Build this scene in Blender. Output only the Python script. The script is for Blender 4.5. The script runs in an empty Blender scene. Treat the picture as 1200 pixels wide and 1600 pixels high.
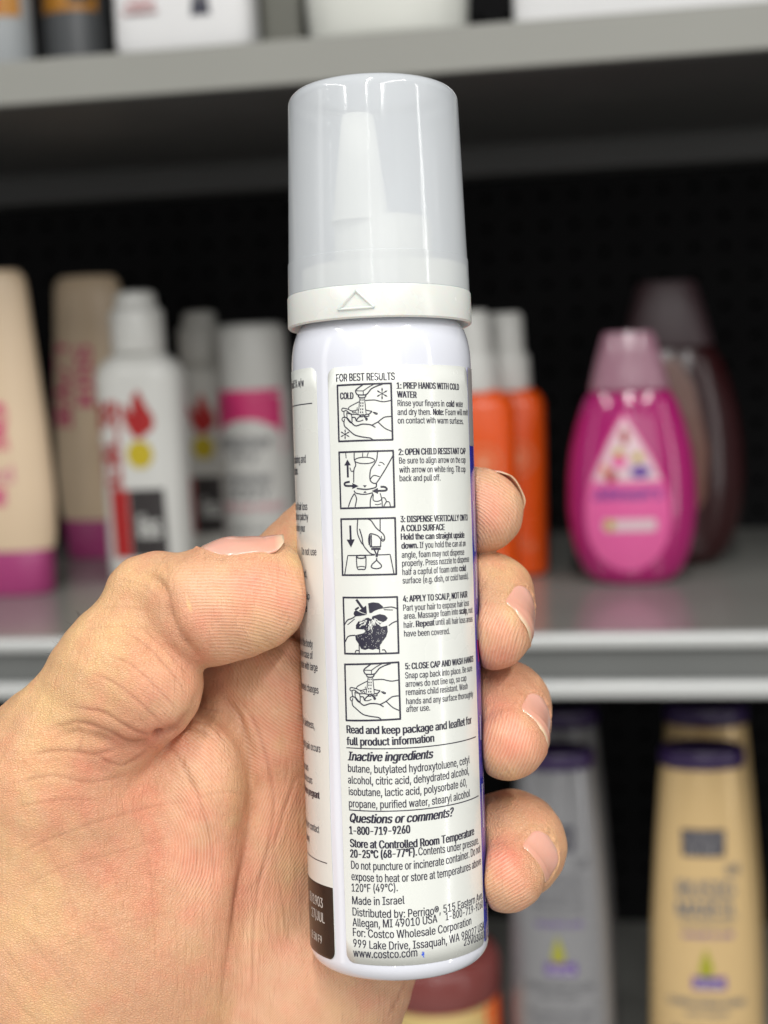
import bpy, bmesh, math, random
import numpy as np
from mathutils import Vector, Matrix
from mathutils.geometry import tessellate_polygon
from mathutils.bvhtree import BVHTree

scene = bpy.context.scene
COL = scene.collection
rnd = random.Random(7)

# ------------------------------------------------------------------ camera
F = 2222.0                       # focal length in photograph pixels (1200 x 1600)
CAMZ = 1.35                      # camera height above the floor
PITCH, YAW, ROLL = math.radians(-7.4), math.radians(9.5), math.radians(-2.6)
cd = bpy.data.cameras.new("camera")
cam = bpy.data.objects.new("camera", cd)
COL.objects.link(cam)
cd.sensor_fit = 'VERTICAL'; cd.sensor_height = 36; cd.sensor_width = 27
cd.lens = 36 * F / 1600
cd.clip_start = 0.02; cd.clip_end = 50
CM = (Matrix.Translation((0, 0, CAMZ)) @ Matrix.Rotation(YAW, 4, 'Z')
      @ Matrix.Rotation(math.pi/2 + PITCH, 4, 'X') @ Matrix.Rotation(ROLL, 4, 'Z'))
cam.matrix_world = CM
cd.dof.use_dof = True
cd.dof.focus_distance = 0.266
cd.dof.aperture_fstop = cd.lens / 3.7
scene.camera = cam
CI = CM.inverted()

# ------------------------------------------------------------------ light
world = bpy.data.worlds.new("World"); scene.world = world
world.use_nodes = True
bg = world.node_tree.nodes['Background']
bg.inputs[0].default_value = (0.93, 0.96, 1.0, 1)
bg.inputs[1].default_value = 0.15
def tube(x, y, z, lx, ly, watts, aim=None, col=(1.0, 0.985, 0.96)):
    ld = bpy.data.lights.new("area_lamp", 'AREA')  # one name for the ceiling tubes and the added fill and streak lamps
    ld.shape = 'RECTANGLE'; ld.size = lx; ld.size_y = ly; ld.energy = watts; ld.color = col
    o = bpy.data.objects.new("area_lamp", ld); COL.objects.link(o)
    o.location = (x, y, z)
    if aim is not None:
        o.rotation_euler = (Vector(aim) - Vector((x, y, z))).to_track_quat('-Z', 'Y').to_euler()
    return o
# rows of ceiling tubes running away from the camera over the aisle
tube(0.02, -1.35, CAMZ + 1.55, 0.05, 2.4, 38)
tube(1.10, -1.25, CAMZ + 1.55, 0.10, 2.4, 40)
tube(-1.50, -1.25, CAMZ + 1.55, 0.10, 2.4, 34)
# added front fill lamp, and added upright lamps that streak down the glossy can
tube(0.5, -2.6, CAMZ + 0.5, 2.6, 1.2, 14, (0, 0.4, CAMZ - .1))
def upright(az, dist, w, h, watts):  # added upright strip lamp, there for its reflection in the can
    a = YAW + math.radians(az); cx, cy = -0.278 * math.sin(YAW), 0.278 * math.cos(YAW)
    x, y = cx + dist * math.sin(math.radians(az) - YAW), cy - dist * math.cos(math.radians(az) - YAW)
    tube(x, y, CAMZ + .05, w, h, watts, (cx, cy, CAMZ + .05))
upright(12, 1.6, 0.010, 1.7, 1.3)
upright(24, 1.6, 0.012, 1.7, 0.35)
upright(52, 1.6, 0.012, 1.7, 0.3)
upright(-24, 1.6, 0.02, 1.7, 0.2)
upright(84, 1.3, 0.06, 1.5, 4.0)
upright(-58, 1.4, 0.20, 1.5, 1.6)

scene.view_settings.view_transform = 'Standard'
scene.view_settings.look = 'None'
scene.view_settings.exposure = 0.0
scene.view_settings.gamma = 1.0
scene.cycles.use_denoising = True
scene.cycles.max_bounces = 10
scene.cycles.transparent_max_bounces = 16
scene.cycles.transmission_bounces = 8

# ------------------------------------------------------------------ helpers
def P(px, py, z=0.0, D0=0.278):
    """camera-frame point (m) seen at photo pixel px,py; z = photo pixels nearer than the can's axis"""
    d = D0 * (1 - z / F)
    return Vector(((px - 600) / F * d, -(py - 800) / F * d, -d))
def ray(px, py):
    return (CM.to_3x3() @ Vector(((px - 600) / F, -(py - 800) / F, -1)))
def hit_z(px, py, z):
    r = ray(px, py); k = (z - CAMZ) / r.z
    return Vector((r.x * k, r.y * k, z))
def hit_y(px, py, y):
    r = ray(px, py); k = y / r.y
    return Vector((r.x * k, y, CAMZ + r.z * k))
def to_px(p):
    q = CI @ Vector(p)
    return 600 - F * q.x / q.z, 800 + F * q.y / q.z

def mat(name, col, rough=0.5, spec=0.5, **kw):
    m = bpy.data.materials.new(name); m.use_nodes = True
    b = m.node_tree.nodes['Principled BSDF']
    b.inputs['Base Color'].default_value = (*col, 1)
    b.inputs['Roughness'].default_value = rough
    b.inputs['Specular IOR Level'].default_value = spec
    for k, v in kw.items():
        b.inputs[k.replace('_', ' ')].default_value = v
    return m
def worn(m, scale=40, amount=0.12, bump=0.0, bscale=None, rvar=0.1):
    """uneven colour, gloss and relief driven by object-space noise"""
    nt = m.node_tree; b = nt.nodes['Principled BSDF']
    tc = nt.nodes.new('ShaderNodeTexCoord')
    n = nt.nodes.new('ShaderNodeTexNoise'); n.inputs['Scale'].default_value = scale; n.inputs['Detail'].default_value = 5
    nt.links.new(tc.outputs['Object'], n.inputs['Vector'])
    c = b.inputs['Base Color'].default_value[:]
    mx = nt.nodes.new('ShaderNodeMix'); mx.data_type = 'RGBA'
    mx.inputs[6].default_value = tuple(v * (1 - amount) for v in c[:3]) + (1,)
    mx.inputs[7].default_value = tuple(min(1, v * (1 + amount)) for v in c[:3]) + (1,)
    nt.links.new(n.outputs['Fac'], mx.inputs[0]); nt.links.new(mx.outputs[2], b.inputs['Base Color'])
    if rvar:
        r = b.inputs['Roughness'].default_value
        mr = nt.nodes.new('ShaderNodeMapRange')
        mr.inputs[3].default_value = max(0.02, r - rvar); mr.inputs[4].default_value = min(1, r + rvar)
        nt.links.new(n.outputs['Fac'], mr.inputs[0]); nt.links.new(mr.outputs[0], b.inputs['Roughness'])
    if bump:
        n2 = nt.nodes.new('ShaderNodeTexNoise'); n2.inputs['Scale'].default_value = bscale or scale * 4
        nt.links.new(tc.outputs['Object'], n2.inputs['Vector'])
        bp = nt.nodes.new('ShaderNodeBump'); bp.inputs['Distance'].default_value = bump
        nt.links.new(n2.outputs['Fac'], bp.inputs['Height']); nt.links.new(bp.outputs[0], b.inputs['Normal'])
    return m

def tag(o, label=None, cat=None, group=None, kind=None):
    for k, v in (('label', label), ('category', cat), ('group', group), ('kind', kind)):
        if v: o[k] = v
    return o
def empty(name, M):
    o = bpy.data.objects.new(name, None); o.empty_display_size = 0.02
    COL.objects.link(o); o.matrix_world = M
    return o
def mesh_obj(name, verts, faces, m, parent=None, smooth=True, matrix=None):
    me = bpy.data.meshes.new(name)
    me.from_pydata([tuple(v) for v in verts], [], faces); me.update()
    if smooth: me.polygons.foreach_set('use_smooth', [True] * len(me.polygons))
    if m: me.materials.append(m)
    o = bpy.data.objects.new(name, me); COL.objects.link(o)
    if parent is not None: o.parent = parent
    if matrix is not None: o.matrix_world = matrix
    return o
class MB:
    def __init__(s): s.v = []; s.f = []
    def add(s, v, f):
        n = len(s.v); s.v += [tuple(p) for p in v]; s.f += [tuple(i + n for i in q) for q in f]
    def box(s, x0, x1, y0, y1, z0, z1):
        v = [(x, y, z) for z in (z0, z1) for y in (y0, y1) for x in (x0, x1)]
        s.add(v, [(0, 2, 3, 1), (4, 5, 7, 6), (0, 1, 5, 4), (2, 6, 7, 3), (0, 4, 6, 2), (1, 3, 7, 5)])
    def lathe(s, prof, n=96):
        v = []; f = []
        for r, z in prof:
            for i in range(n):
                a = 2 * math.pi * i / n; v.append((r * math.cos(a), r * math.sin(a), z))
        for j in range(len(prof) - 1):
            for i in range(n):
                k = (i + 1) % n
                f.append((j * n + i, j * n + k, (j + 1) * n + k, (j + 1) * n + i))
        s.add(v, f)
    def build(s, name, m, parent=None, smooth=False, matrix=None, auto=None, bevel=0):
        o = mesh_obj(name, s.v, s.f, m, parent, smooth or auto is not None, matrix)
        if auto is not None:
            bm = bmesh.new(); bm.from_mesh(o.data)
            for e in bm.edges:
                if len(e.link_faces) == 2 and e.calc_face_angle(0) > auto: e.smooth = False
            bm.to_mesh(o.data); bm.free()
        if bevel:
            b = o.modifiers.new('bevel', 'BEVEL'); b.width = bevel; b.segments = 2
        return o
def arc(cx, cy, r, a0, a1, n=8):
    return [(cx + r * math.cos(math.radians(a0 + (a1 - a0) * i / n)), cy + r * math.sin(math.radians(a0 + (a1 - a0) * i / n))) for i in range(n + 1)]
# ------------------------------------------------------------------ the foam can
MMP = 0.278 / F                                   # metres per photo pixel at the can's axis
axis_c = P(609.2, 1000, 0)
up_c = Vector((-0.0318, 1, 0.019)).normalized()
front_c = (Vector((0, 0, 1)) - up_c * up_c.z).normalized()
right_c = up_c.cross(front_c)                      # photo right
base_c = axis_c - up_c * ((1495 - 1000) * MMP)
# local frame: X right, -Y towards the viewer, Z up the can
CANL = Matrix((( right_c.x, -front_c.x, up_c.x, base_c.x), (right_c.y, -front_c.y, up_c.y, base_c.y),
               (right_c.z, -front_c.z, up_c.z, base_c.z), (0, 0, 0, 1)))
CANW = CM @ CANL
CANI = CANL.inverted()
R = 0.01742                                       # can radius
def px_to_label(px, py, rr=None):
    """photo pixel -> (arc length s from the front line, height t) on the can wall"""
    rr = rr or R + 0.00006
    o = CANI @ Vector((0, 0, 0)); d = CANI.to_3x3() @ Vector(((px - 600) / F, -(py - 800) / F, -1))
    a = d.x**2 + d.y**2; b = 2 * (o.x * d.x + o.y * d.y); c = o.x**2 + o.y**2 - rr**2
    disc = max(0.0, b * b - 4 * a * c)
    k = (-b - math.sqrt(disc)) / (2 * a); p = o + d * k
    return math.atan2(p.x, -p.y) * rr, p.z
def on_can(s, t, lift=0.00009):
    a = s / (R + 0.00006); r = R + lift
    return (r * math.sin(a), -r * math.cos(a), t)

m_white = worn(mat('can_white_lacquer', (0.72, 0.735, 0.80), 0.12, 0.5, Coat_Weight=0.4, Coat_Roughness=0.06), 60, 0.015, 0.00002, 180, 0.05)
m_label = worn(mat('label_paper', (0.74, 0.755, 0.71), 0.26, 0.5, Coat_Weight=0.35, Coat_Roughness=0.12), 90, 0.02, 0.00004, 260, 0.08)
m_ink = mat('label_ink', (0.028, 0.026, 0.045), 0.35)
m_black = worn(mat('label_black_panel', (0.012, 0.009, 0.008), 0.25, 0.5), 120, 0.2, 0, None, 0.08)
m_stamp = mat('stamp_grey', (0.55, 0.53, 0.50), 0.4)
m_blue = worn(mat('label_blue', (0.035, 0.04, 0.38), 0.22, 0.5, Coat_Weight=0.4), 90, 0.1, 0, None, 0.05)
m_silver = mat('label_silver', (0.33, 0.31, 0.30), 0.3, 0.5)
m_ring = worn(mat('ring_plastic', (0.70, 0.71, 0.67), 0.26, 0.5, Subsurface_Weight=0.25, Subsurface_Scale=0.002), 80, 0.015, 0.00002, 300)
m_pump = mat('nozzle_plastic', (0.95, 0.93, 0.80), 0.5)
m_pen = mat('pen_blue', (0.05, 0.12, 0.65), 0.4)

# translucent milky cap
m_cap = bpy.data.materials.new('milky_cap'); m_cap.use_nodes = True
nt = m_cap.node_tree; nt.nodes.clear(); N = nt.nodes.new; L = nt.links.new
out = N('ShaderNodeOutputMaterial')
dif = N('ShaderNodeBsdfDiffuse'); dif.inputs[0].default_value = (0.91, 0.955, 1.0, 1)
trl = N('ShaderNodeBsdfTranslucent'); trl.inputs[0].default_value = (0.93, 0.94, 0.96, 1)
m1 = N('ShaderNodeMixShader'); m1.inputs[0].default_value = 0.22; L(dif.outputs[0], m1.inputs[1]); L(trl.outputs[0], m1.inputs[2])
tr = N('ShaderNodeBsdfTransparent'); tr.inputs[0].default_value = (0.98, 0.99, 1, 1)
m2 = N('ShaderNodeMixShader'); m2.inputs[0].default_value = 0.38; L(m1.outputs[0], m2.inputs[1]); L(tr.outputs[0], m2.inputs[2])
gl = N('ShaderNodeBsdfGlossy'); gl.inputs['Roughness'].default_value = 0.09
fr = N('ShaderNodeFresnel'); fr.inputs[0].default_value = 1.45
m3 = N('ShaderNodeMixShader'); L(fr.outputs[0], m3.inputs[0]); L(m2.outputs[0], m3.inputs[1]); L(gl.outputs[0], m3.inputs[2])
L(m3.outputs[0], out.inputs[0])
tc = N('ShaderNodeTexCoord'); mp = N('ShaderNodeMapping'); mp.inputs['Scale'].default_value = (260, 260, 2.5)
nz = N('ShaderNodeTexNoise'); nz.inputs['Scale'].default_value = 2.2; nz.inputs['Detail'].default_value = 4
bp = N('ShaderNodeBump'); bp.inputs['Distance'].default_value = 0.00006; bp.inputs['Strength'].default_value = 0.5
L(tc.outputs['Object'], mp.inputs[0]); L(mp.outputs[0], nz.inputs[0]); L(nz.outputs['Fac'], bp.inputs['Height'])
for n_ in (dif, gl): L(bp.outputs[0], n_.inputs['Normal'])

m_capin = bpy.data.materials.new('milky_cap_inside'); m_capin.use_nodes = True
nt = m_capin.node_tree; nt.nodes.clear(); N = nt.nodes.new; L = nt.links.new
out = N('ShaderNodeOutputMaterial'); t2 = N('ShaderNodeBsdfTransparent'); d2 = N('ShaderNodeBsdfDiffuse'); d2.inputs[0].default_value = (.93, .95, .98, 1)
m4 = N('ShaderNodeMixShader'); m4.inputs[0].default_value = .10; L(t2.outputs[0], m4.inputs[1]); L(d2.outputs[0], m4.inputs[2]); L(m4.outputs[0], out.inputs[0])
can = empty('foam_can', CANW)
tag(can, 'slim white foam can with milky cap and printed instruction label, held upright in the hand', 'spray can')
T = lambda y: (1495 - y) * MMP
b = MB()
b.lathe([(0.0, 0.0016), (0.010, 0.0012), (0.0128, 0.0001)] + [(R - 0.0034 + 0.0034 * math.sin(math.radians(a)), 0.0034 - 0.0034 * math.cos(math.radians(a))) for a in range(0, 91, 9)]
        + [(R, 0.02), (R, 0.06), (R, 0.11)] + [(R - 0.0032 * (1 - math.cos(math.radians(a))), T(574) + 0.0085 * math.sin(math.radians(a))) for a in range(0, 76, 8)]
        + [(0.0138, T(500)), (0.0130, T(490)), (0.0, T(485))], 160)
b.build('can_body', m_white, can, smooth=True)

def patch(name, s0, s1, t0, t1, m, parent, cr=(0.0018,) * 4, lift=0.00006, thick=0.00005, ns=40, nt_=30, wob=0):
    """label panel wrapped round the can; cr = corner radii (s0t0, s1t0, s1t1, s0t1)"""
    ss = sorted(set([s0 + (s1 - s0) * i / ns for i in range(ns + 1)] + [s0 + cr[0] * (1 - math.cos(k * math.pi / 16)) for k in range(8)] + [s1 - cr[1] * (1 - math.cos(k * math.pi / 16)) for k in range(8)]))
    def lim(s):
        lo, hi = t0, t1
        for edge, sgn, ca, cb in ((s0, 1, cr[0], cr[3]), (s1, -1, cr[1], cr[2])):
            d = (s - edge) * sgn
            if d < ca: lo = max(lo, t0 + ca - math.sqrt(max(0, ca * ca - (ca - d) ** 2)))
            if d < cb: hi = min(hi, t1 - cb + math.sqrt(max(0, cb * cb - (cb - d) ** 2)))
        return lo, hi
    v = []; f = []
    n = nt_ + 1
    for layer in (lift, lift - thick):
        for s in ss:
            lo, hi = lim(s)
            for j in range(n):
                t = lo + (hi - lo) * j / nt_
                sw = s
                if wob and layer: sw = s + wob * math.sin(t * 170) * max(0, 1 - abs(s - s1) / 0.004)
                v.append(on_can(sw, t, layer))
    c = len(ss); off = c * n
    for i in range(c - 1):
        for j in range(n - 1):
            q = (i * n + j, (i + 1) * n + j, (i + 1) * n + j + 1, i * n + j + 1)
            f.append(q); f.append(tuple(x + off for x in reversed(q)))
    for i in range(c - 1):
        f.append((i * n + off, (i + 1) * n + off, (i + 1) * n, i * n))
        f.append((i * n + n - 1, (i + 1) * n + n - 1, (i + 1) * n + n - 1 + off, i * n + n - 1 + off))
    for j in range(n - 1):
        f.append((j, j + 1, j + 1 + off, j + off)); a = (c - 1) * n
        f.append((a + j + off, a + j + 1 + off, a + j + 1, a + j))
    return mesh_obj(name, v, f, m, parent)
sA0 = px_to_label(514, 640)[0]; sA1 = px_to_label(731.5, 640)[0]
tA0 = px_to_label(621, 1509)[1]; tA1 = px_to_label(610, 570)[1]
lab = patch('instruction_label', sA0, sA1, tA0, tA1, m_label, can, lift=0.00008)
tag(lab, 'white label with numbered pictograms and text')
sB1 = px_to_label(496, 640)[0]
labB = patch('drug_facts_label', sB1 - 0.030, sB1, px_to_label(500, 1492)[1], px_to_label(480, 575)[1], m_label, can, lift=0.00008, wob=0.00008)
tBk = px_to_label(505, 1383)[1]
patch('black_panel', sB1 - 0.030, sB1 - 0.00005, px_to_label(500, 1492)[1] + .00004, tBk, m_black, labB, cr=(0.0018, 0.0018, 0.00001, 0.00001), lift=0.00010, thick=0.00002)
sC0 = sA1 + 0.00012
labC = patch('front_label', sC0, sC0 + 0.036, tA0 + .0002, tA1, m_blue, can, cr=(0.0004,) * 4, lift=0.00008)
patch('silver_band', sC0 + .00001, sC0 + 0.0359, px_to_label(738, 697)[1], tA1 - .00002, m_silver, labC, cr=(0.0003,) * 4, lift=0.00011, thick=0.00002)

# cap, safety ring and nozzle
ring = MB()
rb, rt = T(513), T(464)
ring.lathe([(0.0150, T(497)), (0.0162, T(505)), (0.0168, rb + .0003), (0.0172, rb), (0.0176, rb), (0.01785, rb + .0003), (0.01785, rb + .001), (0.0178, rt - .0003), (0.01765, rt), (0.0168, rt), (0.0150, rt), (0.0150, T(497))], 160)
ro = ring.build('safety_ring', m_ring, can, auto=0.6)
cap = MB()
ct = T(151)
outer = [(0.01763, rt + .00005), (0.01758, T(440)), (0.01752, T(414)), (0.01738, T(413.5)), (0.01725, T(380)), (0.0169, T(280)), (0.0165, ct - .0026)] + \
        [(0.0165 - 0.0026 * (1 - math.cos(math.radians(a))), ct - 0.0026 + 0.0026 * math.sin(math.radians(a))) for a in range(10, 91, 10)] + [(0.008, ct + .0002), (0.0, ct + .0003)]
th = 0.0010
inner = [(0.0, ct - th), (0.0135, ct - th - .0002), (0.0152, ct - .0028), (0.0159, T(280)), (0.0162, T(380)), (0.0164, T(414)), (0.0164, rt + .00005)]
cap.lathe(outer + inner + [outer[0]], 160)
co = cap.build('cap', m_cap, can, auto=0.9)
co.data.materials.append(m_capin)
for i_, p_ in enumerate(co.data.polygons):
    if i_ // 160 >= len(outer) - 1 and i_ // 160 < len(outer) + len(inner) - 1: p_.material_index = 1
pump = MB()
pump.lathe([(0.0162, T(492)), (0.0160, T(425)), (0.0150, T(421)), (0.0120, T(420)), (0.0116, T(415))], 96)
pump.lathe([(0.0096, T(425)), (0.0094, T(352)), (0.0088, T(348)), (0.0, T(347))], 72)
pm = pump.build('nozzle_base', m_pump, can, auto=0.6)
pm.location = (0.0012, 0, 0)
nz_ = MB()
nz_.lathe([(0.0058, T(356)), (0.0052, T(340)), (0.0032, T(200)), (0.0029, T(192)), (0.0015, T(192)), (0.0014, T(200))], 48)
no = nz_.build('nozzle', m_pump, can, auto=0.6); no.location = (-0.0030, -0.004, 0)

# raised triangle on the ring
def on_ring(px, py, lift):
    s, t = px_to_label(px, py, 0.01785); a = s / 0.01785; r = 0.01785 + lift
    return Vector((r * math.sin(a), -r * math.cos(a), t))
def ridge(pts, w, fn, mb, h):
    for a, c in zip(pts, pts[1:]):
        n = 8
        vs = []
        d = Vector((c[0] - a[0], c[1] - a[1])); d.normalize(); q = Vector((-d.y, d.x)) * w
        for i in range(n + 1):
            x = a[0] + (c[0] - a[0]) * i / n; y = a[1] + (c[1] - a[1]) * i / n
            vs += [fn(x - q.x, y - q.y, -.00002), fn(x, y, h), fn(x + q.x, y + q.y, -.00002)]
        f = []
        for i in range(n):
            k = 3 * i
            f += [(k, k + 1, k + 4, k + 3), (k + 1, k + 2, k + 5, k + 4)]
        mb.add(vs, f)
tri = MB()
ridge([(529, 484), (556, 454), (584, 480), (529, 484)], 2.6, on_ring, tri, 0.0004)
tri.build('raised_arrow', m_ring, ro, smooth=True)
# ------------------------------------------------------------------ lettering
from mathutils.geometry import delaunay_2d_cdt
_glyph = {}
try:                                            # Blender's own bundled sans-serif; falls back to the built-in font
    import os
    SANS = bpy.data.fonts.load(os.path.join(bpy.utils.resource_path('LOCAL'), 'datafiles', 'fonts', 'Inter.woff2'))
except Exception:
    SANS = None
def text_mesh(s, italic=0.0):
    key = (s, italic)
    if key not in _glyph:
        c = bpy.data.curves.new('lettering', 'FONT'); c.body = s; c.size = 1.0; c.offset = 0;
        if SANS: c.font = SANS
        c.shear = italic
        c.resolution_u = 2; c.fill_mode = 'NONE'
        o = bpy.data.objects.new('lettering', c)
        COL.objects.link(o)
        dg = bpy.context.evaluated_depsgraph_get()
        me = bpy.data.meshes.new_from_object(o.evaluated_get(dg))
        pts = [Vector((p.co.x, p.co.y)) for p in me.vertices]; ed = [tuple(e.vertices) for e in me.edges]
        bpy.data.objects.remove(o); bpy.data.curves.remove(c); bpy.data.meshes.remove(me)
        v = []; f = []
        if pts:
            # loops keep their drawing direction, so a non-zero winding test tells ink from counter
            P2 = np.array([tuple(p) for p in pts]); E_ = []; start = 0; nxt = {}
            for e0, e1 in ed:
                if abs(e0 - e1) == 1: E_.append((min(e0, e1), max(e0, e1)))
                else: E_.append((max(e0, e1), min(e0, e1)))
            ov, oe, of, _, _, _ = delaunay_2d_cdt(pts, ed, [], 0, 1e-5)
            O = np.array([tuple(p) for p in ov]); A = P2[[e[0] for e in E_]]; B_2 = P2[[e[1] for e in E_]]
            tri = np.array([q[:3] for q in of if len(q) == 3]); cen = O[tri].mean(1)
            cx, cy = cen[:, 0][:, None], cen[:, 1][:, None]
            up = (A[:, 1] <= cy) & (B_2[:, 1] > cy); dn = (A[:, 1] > cy) & (B_2[:, 1] <= cy)
            with np.errstate(divide='ignore', invalid='ignore'):
                xi = A[:, 0] + (cy - A[:, 1]) * (B_2[:, 0] - A[:, 0]) / (B_2[:, 1] - A[:, 1])
            wn = ((up & (xi > cx)).sum(1) - (dn & (xi > cx)).sum(1))
            v = [tuple(p) for p in O.tolist()]; f = [tuple(t) for t in tri[wn != 0].tolist()]
        _glyph[key] = (v, f)
    return _glyph[key]
CAPH = max(p[1] for p in text_mesh('H')[0])
def put_text(mb, s, a, c, caph, fn, bold=0.0, italic=0.0, xw=None):
    """text s with its baseline from surface point a to c (fn maps surface coords to 3-D)"""
    v, f = text_mesh(s, italic)
    if not v: return
    x0 = min(p[0] for p in v); x1 = max(p[0] for p in v)
    if xw:                                     # right-aligned at c with a given width factor
        a = (c[0] - (x1 - x0) * caph / CAPH * xw, c[1])
    w = math.hypot(c[0] - a[0], c[1] - a[1]); k = w / (x1 - x0); ky = caph / CAPH
    ux, uy = (c[0] - a[0]) / w, (c[1] - a[1]) / w
    # weight: the same glyphs laid side by side, a hair apart
    for i, e in enumerate((-1, 1) if bold < .012 else (-1, 0, 1)):
        e *= (0.012 + bold) * ky; j = i * 4e-7
        mb.add([tuple(q_ * (1 + j / 0.0174) if n_ < 2 else q_ for n_, q_ in enumerate(fn(a[0] + e + (p[0] - x0) * k * ux, a[1] + (p[0] - x0) * k * uy + p[1] * ky))) for p in v], f)

R6 = lambda X, Y: (440 + X / 3.75, 560 + Y / 3.75)
R7 = lambda X, Y: (440 + X / 3.529, 800 + Y / 3.529)
R8 = lambda X, Y: (440 + X / 3.529, 1110 + Y / 3.529)
B, BI, M_ = 0.018, 0.02, 0.007
LINES = [
 (R6, 'FOR BEST RESULTS', 322,137,663,127, 11, M_, 0),
 (R6, '1: PREP HANDS WITH COLD', 676,178,1038,186, 9.2, B, 0),
 (R6, 'WATER', 678,229,790,232, 9.2, B, 0),
 (R6, 'Rinse your fingers in', 680,280,952,282, 9, 0, 0), (R6, 'cold', 966,283,1010,284, 9, B, 0), (R6, 'water', 1020,284,1062,286, 9, 0, 0),
 (R6, 'and dry them.', 680,332,876,332, 9, 0, 0), (R6, 'Note:', 888,332,948,332, 9, B, 0), (R6, 'Foam will melt', 960,333,1090,334, 9, 0, 0),
 (R6, 'on contact with warm surfaces.', 681,382,1064,386, 9, 0, 0),
 (R6, '2: OPEN CHILD RESISTANT CAP', 687,567,1077,561, 9.2, B, 0),
 (R6, 'Be sure to align arrow on the cap', 689,617,1077,612, 9, 0, 0),
 (R6, 'with arrow on white ring. Tilt cap', 690,670,1077,666, 9, 0, 0),
 (R6, 'back and pull off.', 692,720,930,716, 9, 0, 0),
 (R7, '3: DISPENSE VERTICALLY ONTO', 657,57,1025,47, 9.2, B, 0),
 (R7, 'A COLD SURFACE', 659,107,898,100, 9.2, B, 0),
 (R7, 'Hold the can straight upside', 659,153,1007,142, 9, B, 0),
 (R7, 'down.', 662,203,752,199, 9, B, 0), (R7, 'If you hold the can at an', 762,199,1014,188, 9, 0, 0),
 (R7, 'angle, foam may not dispense', 663,253,1006,236, 9, 0, 0),
 (R7, 'properly. Press nozzle to dispense', 665,300,1033,274, 9, 0, 0),
 (R7, 'half a capful of foam onto', 667,348,972,328, 9, 0, 0), (R7, 'cold', 980,327,1015,325, 9, B, 0),
 (R7, 'surface (e.g. dish, or cold hands).', 668,395,1030,368, 9, 0, 0),
 (R7, '4: APPLY TO SCALP, NOT HAIR', 671,496,1023,470, 9.2, B, 0),
 (R7, 'Part your hair to expose hair loss', 671,545,1032,516, 9, 0, 0),
 (R7, 'area. Massage foam into', 674,591,972,564, 9, 0, 0), (R7, 'scalp,', 980,563,1024,559, 9, B, 0), (R7, 'not', 1030,558,1052,556, 9, 0, 0),
 (R7, 'hair.', 674,640,730,635, 9, 0, 0), (R7, 'Repeat', 742,634,842,625, 9, B, 0), (R7, 'until all hair loss areas', 850,624,1052,604, 9, 0, 0),
 (R7, 'have been covered.', 676,687,926,672, 9, 0, 0),
 (R7, '5: CLOSE CAP AND WASH HANDS', 683,868,1056,825, 9.2, B, 0),
 (R7, 'Snap cap back into place. Be sure', 682,918,1050,876, 9, 0, 0),
 (R7, 'arrows do not line up, so cap', 684,965,1018,930, 9, 0, 0),
 (R7, 'remains child resistant. Wash', 686,1010,1025,975, 9, 0, 0),
 (R7, 'hands and any surface thoroughly', 688,1060,1055,1018, 9, 0, 0),
 (R7, 'after use.', 688,1103,818,1094, 9, 0, 0),
 (R8, 'Read and keep package and leaflet for', 361,125,1046,72, 11.5, B, 0),
 (R8, 'full product information', 361,190,840,172, 11.5, B, 0),
 (R8, 'Inactive ingredients', 368,275,835,262, 13, BI, .25),
 (R8, 'butane, butylated hydroxytoluene, cetyl', 368,338,1036,290, 11.3, 0, 0),
 (R8, 'alcohol, citric acid, dehydrated alcohol,', 368,402,1032,350, 11.3, 0, 0),
 (R8, 'isobutane, lactic acid, polysorbate 60,', 372,466,1020,415, 11.3, 0, 0),
 (R8, 'propane, purified water, stearyl alcohol', 373,532,1038,474, 11.3, 0, 0),
 (R8, 'Questions or comments?', 379,615,948,582, 13, BI, .25),
 (R8, '1-800-719-9260', 376,682,708,676, 11.8, B, 0),
 (R8, 'Store at Controlled Room Temperature', 380,752,1060,685, 11.8, B, 0),
 (R8, '20-25\u00b0C (68-77\u00b0F).', 381,810,745,800, 11.8, B, 0), (R8, 'Contents under pressure.', 755,799,1085,735, 11.5, 0, 0),
 (R8, 'Do not puncture or incinerate container. Do not', 385,872,1095,780, 11.8, 0, 0),
 (R8, 'expose to heat or store at temperatures above', 387,935,1098,848, 11.8, 0, 0),
 (R8, '120\u00b0F (49\u00b0C).', 388,998,640,996, 11.8, 0, 0),
 (R8, 'Made in Israel', 391,1068,678,1066, 11.8, 0, 0),
 (R8, 'Distributed by: Perrigo\u00ae, 515 Eastern Ave.', 393,1130,1108,1035, 11.8, 0, 0),
 (R8, 'Allegan, MI 49010 USA', 393,1188,858,1168, 11.8, 0, 0), (R8, '1-800-719-9260', 905,1158,1108,1085, 11.3, 0, 0),
 (R8, 'For: Costco Wholesale Corporation', 395,1243,1045,1178, 11.8, 0, 0),
 (R8, '999 Lake Drive, Issaquah, WA 98027 USA', 397,1303,1115,1203, 11.8, 0, 0),
 (R8, '23V0303 1', 1005,1299,1120,1250, 10.5, 0, 0),
 (R8, 'www.costco.com', 397,1357,748,1355, 11.8, 0, 0),
]
tm = MB()
for fr_, s, x0, y0, x1, y1, h, bo, it in LINES:
    a = px_to_label(*fr_(x0, y0)); c = px_to_label(*fr_(x1, y1))
    put_text(tm, s, a, c, h * MMP * 1.02, lambda s_, t_: on_can(s_, t_, 0.00011), bo, it)
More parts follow.
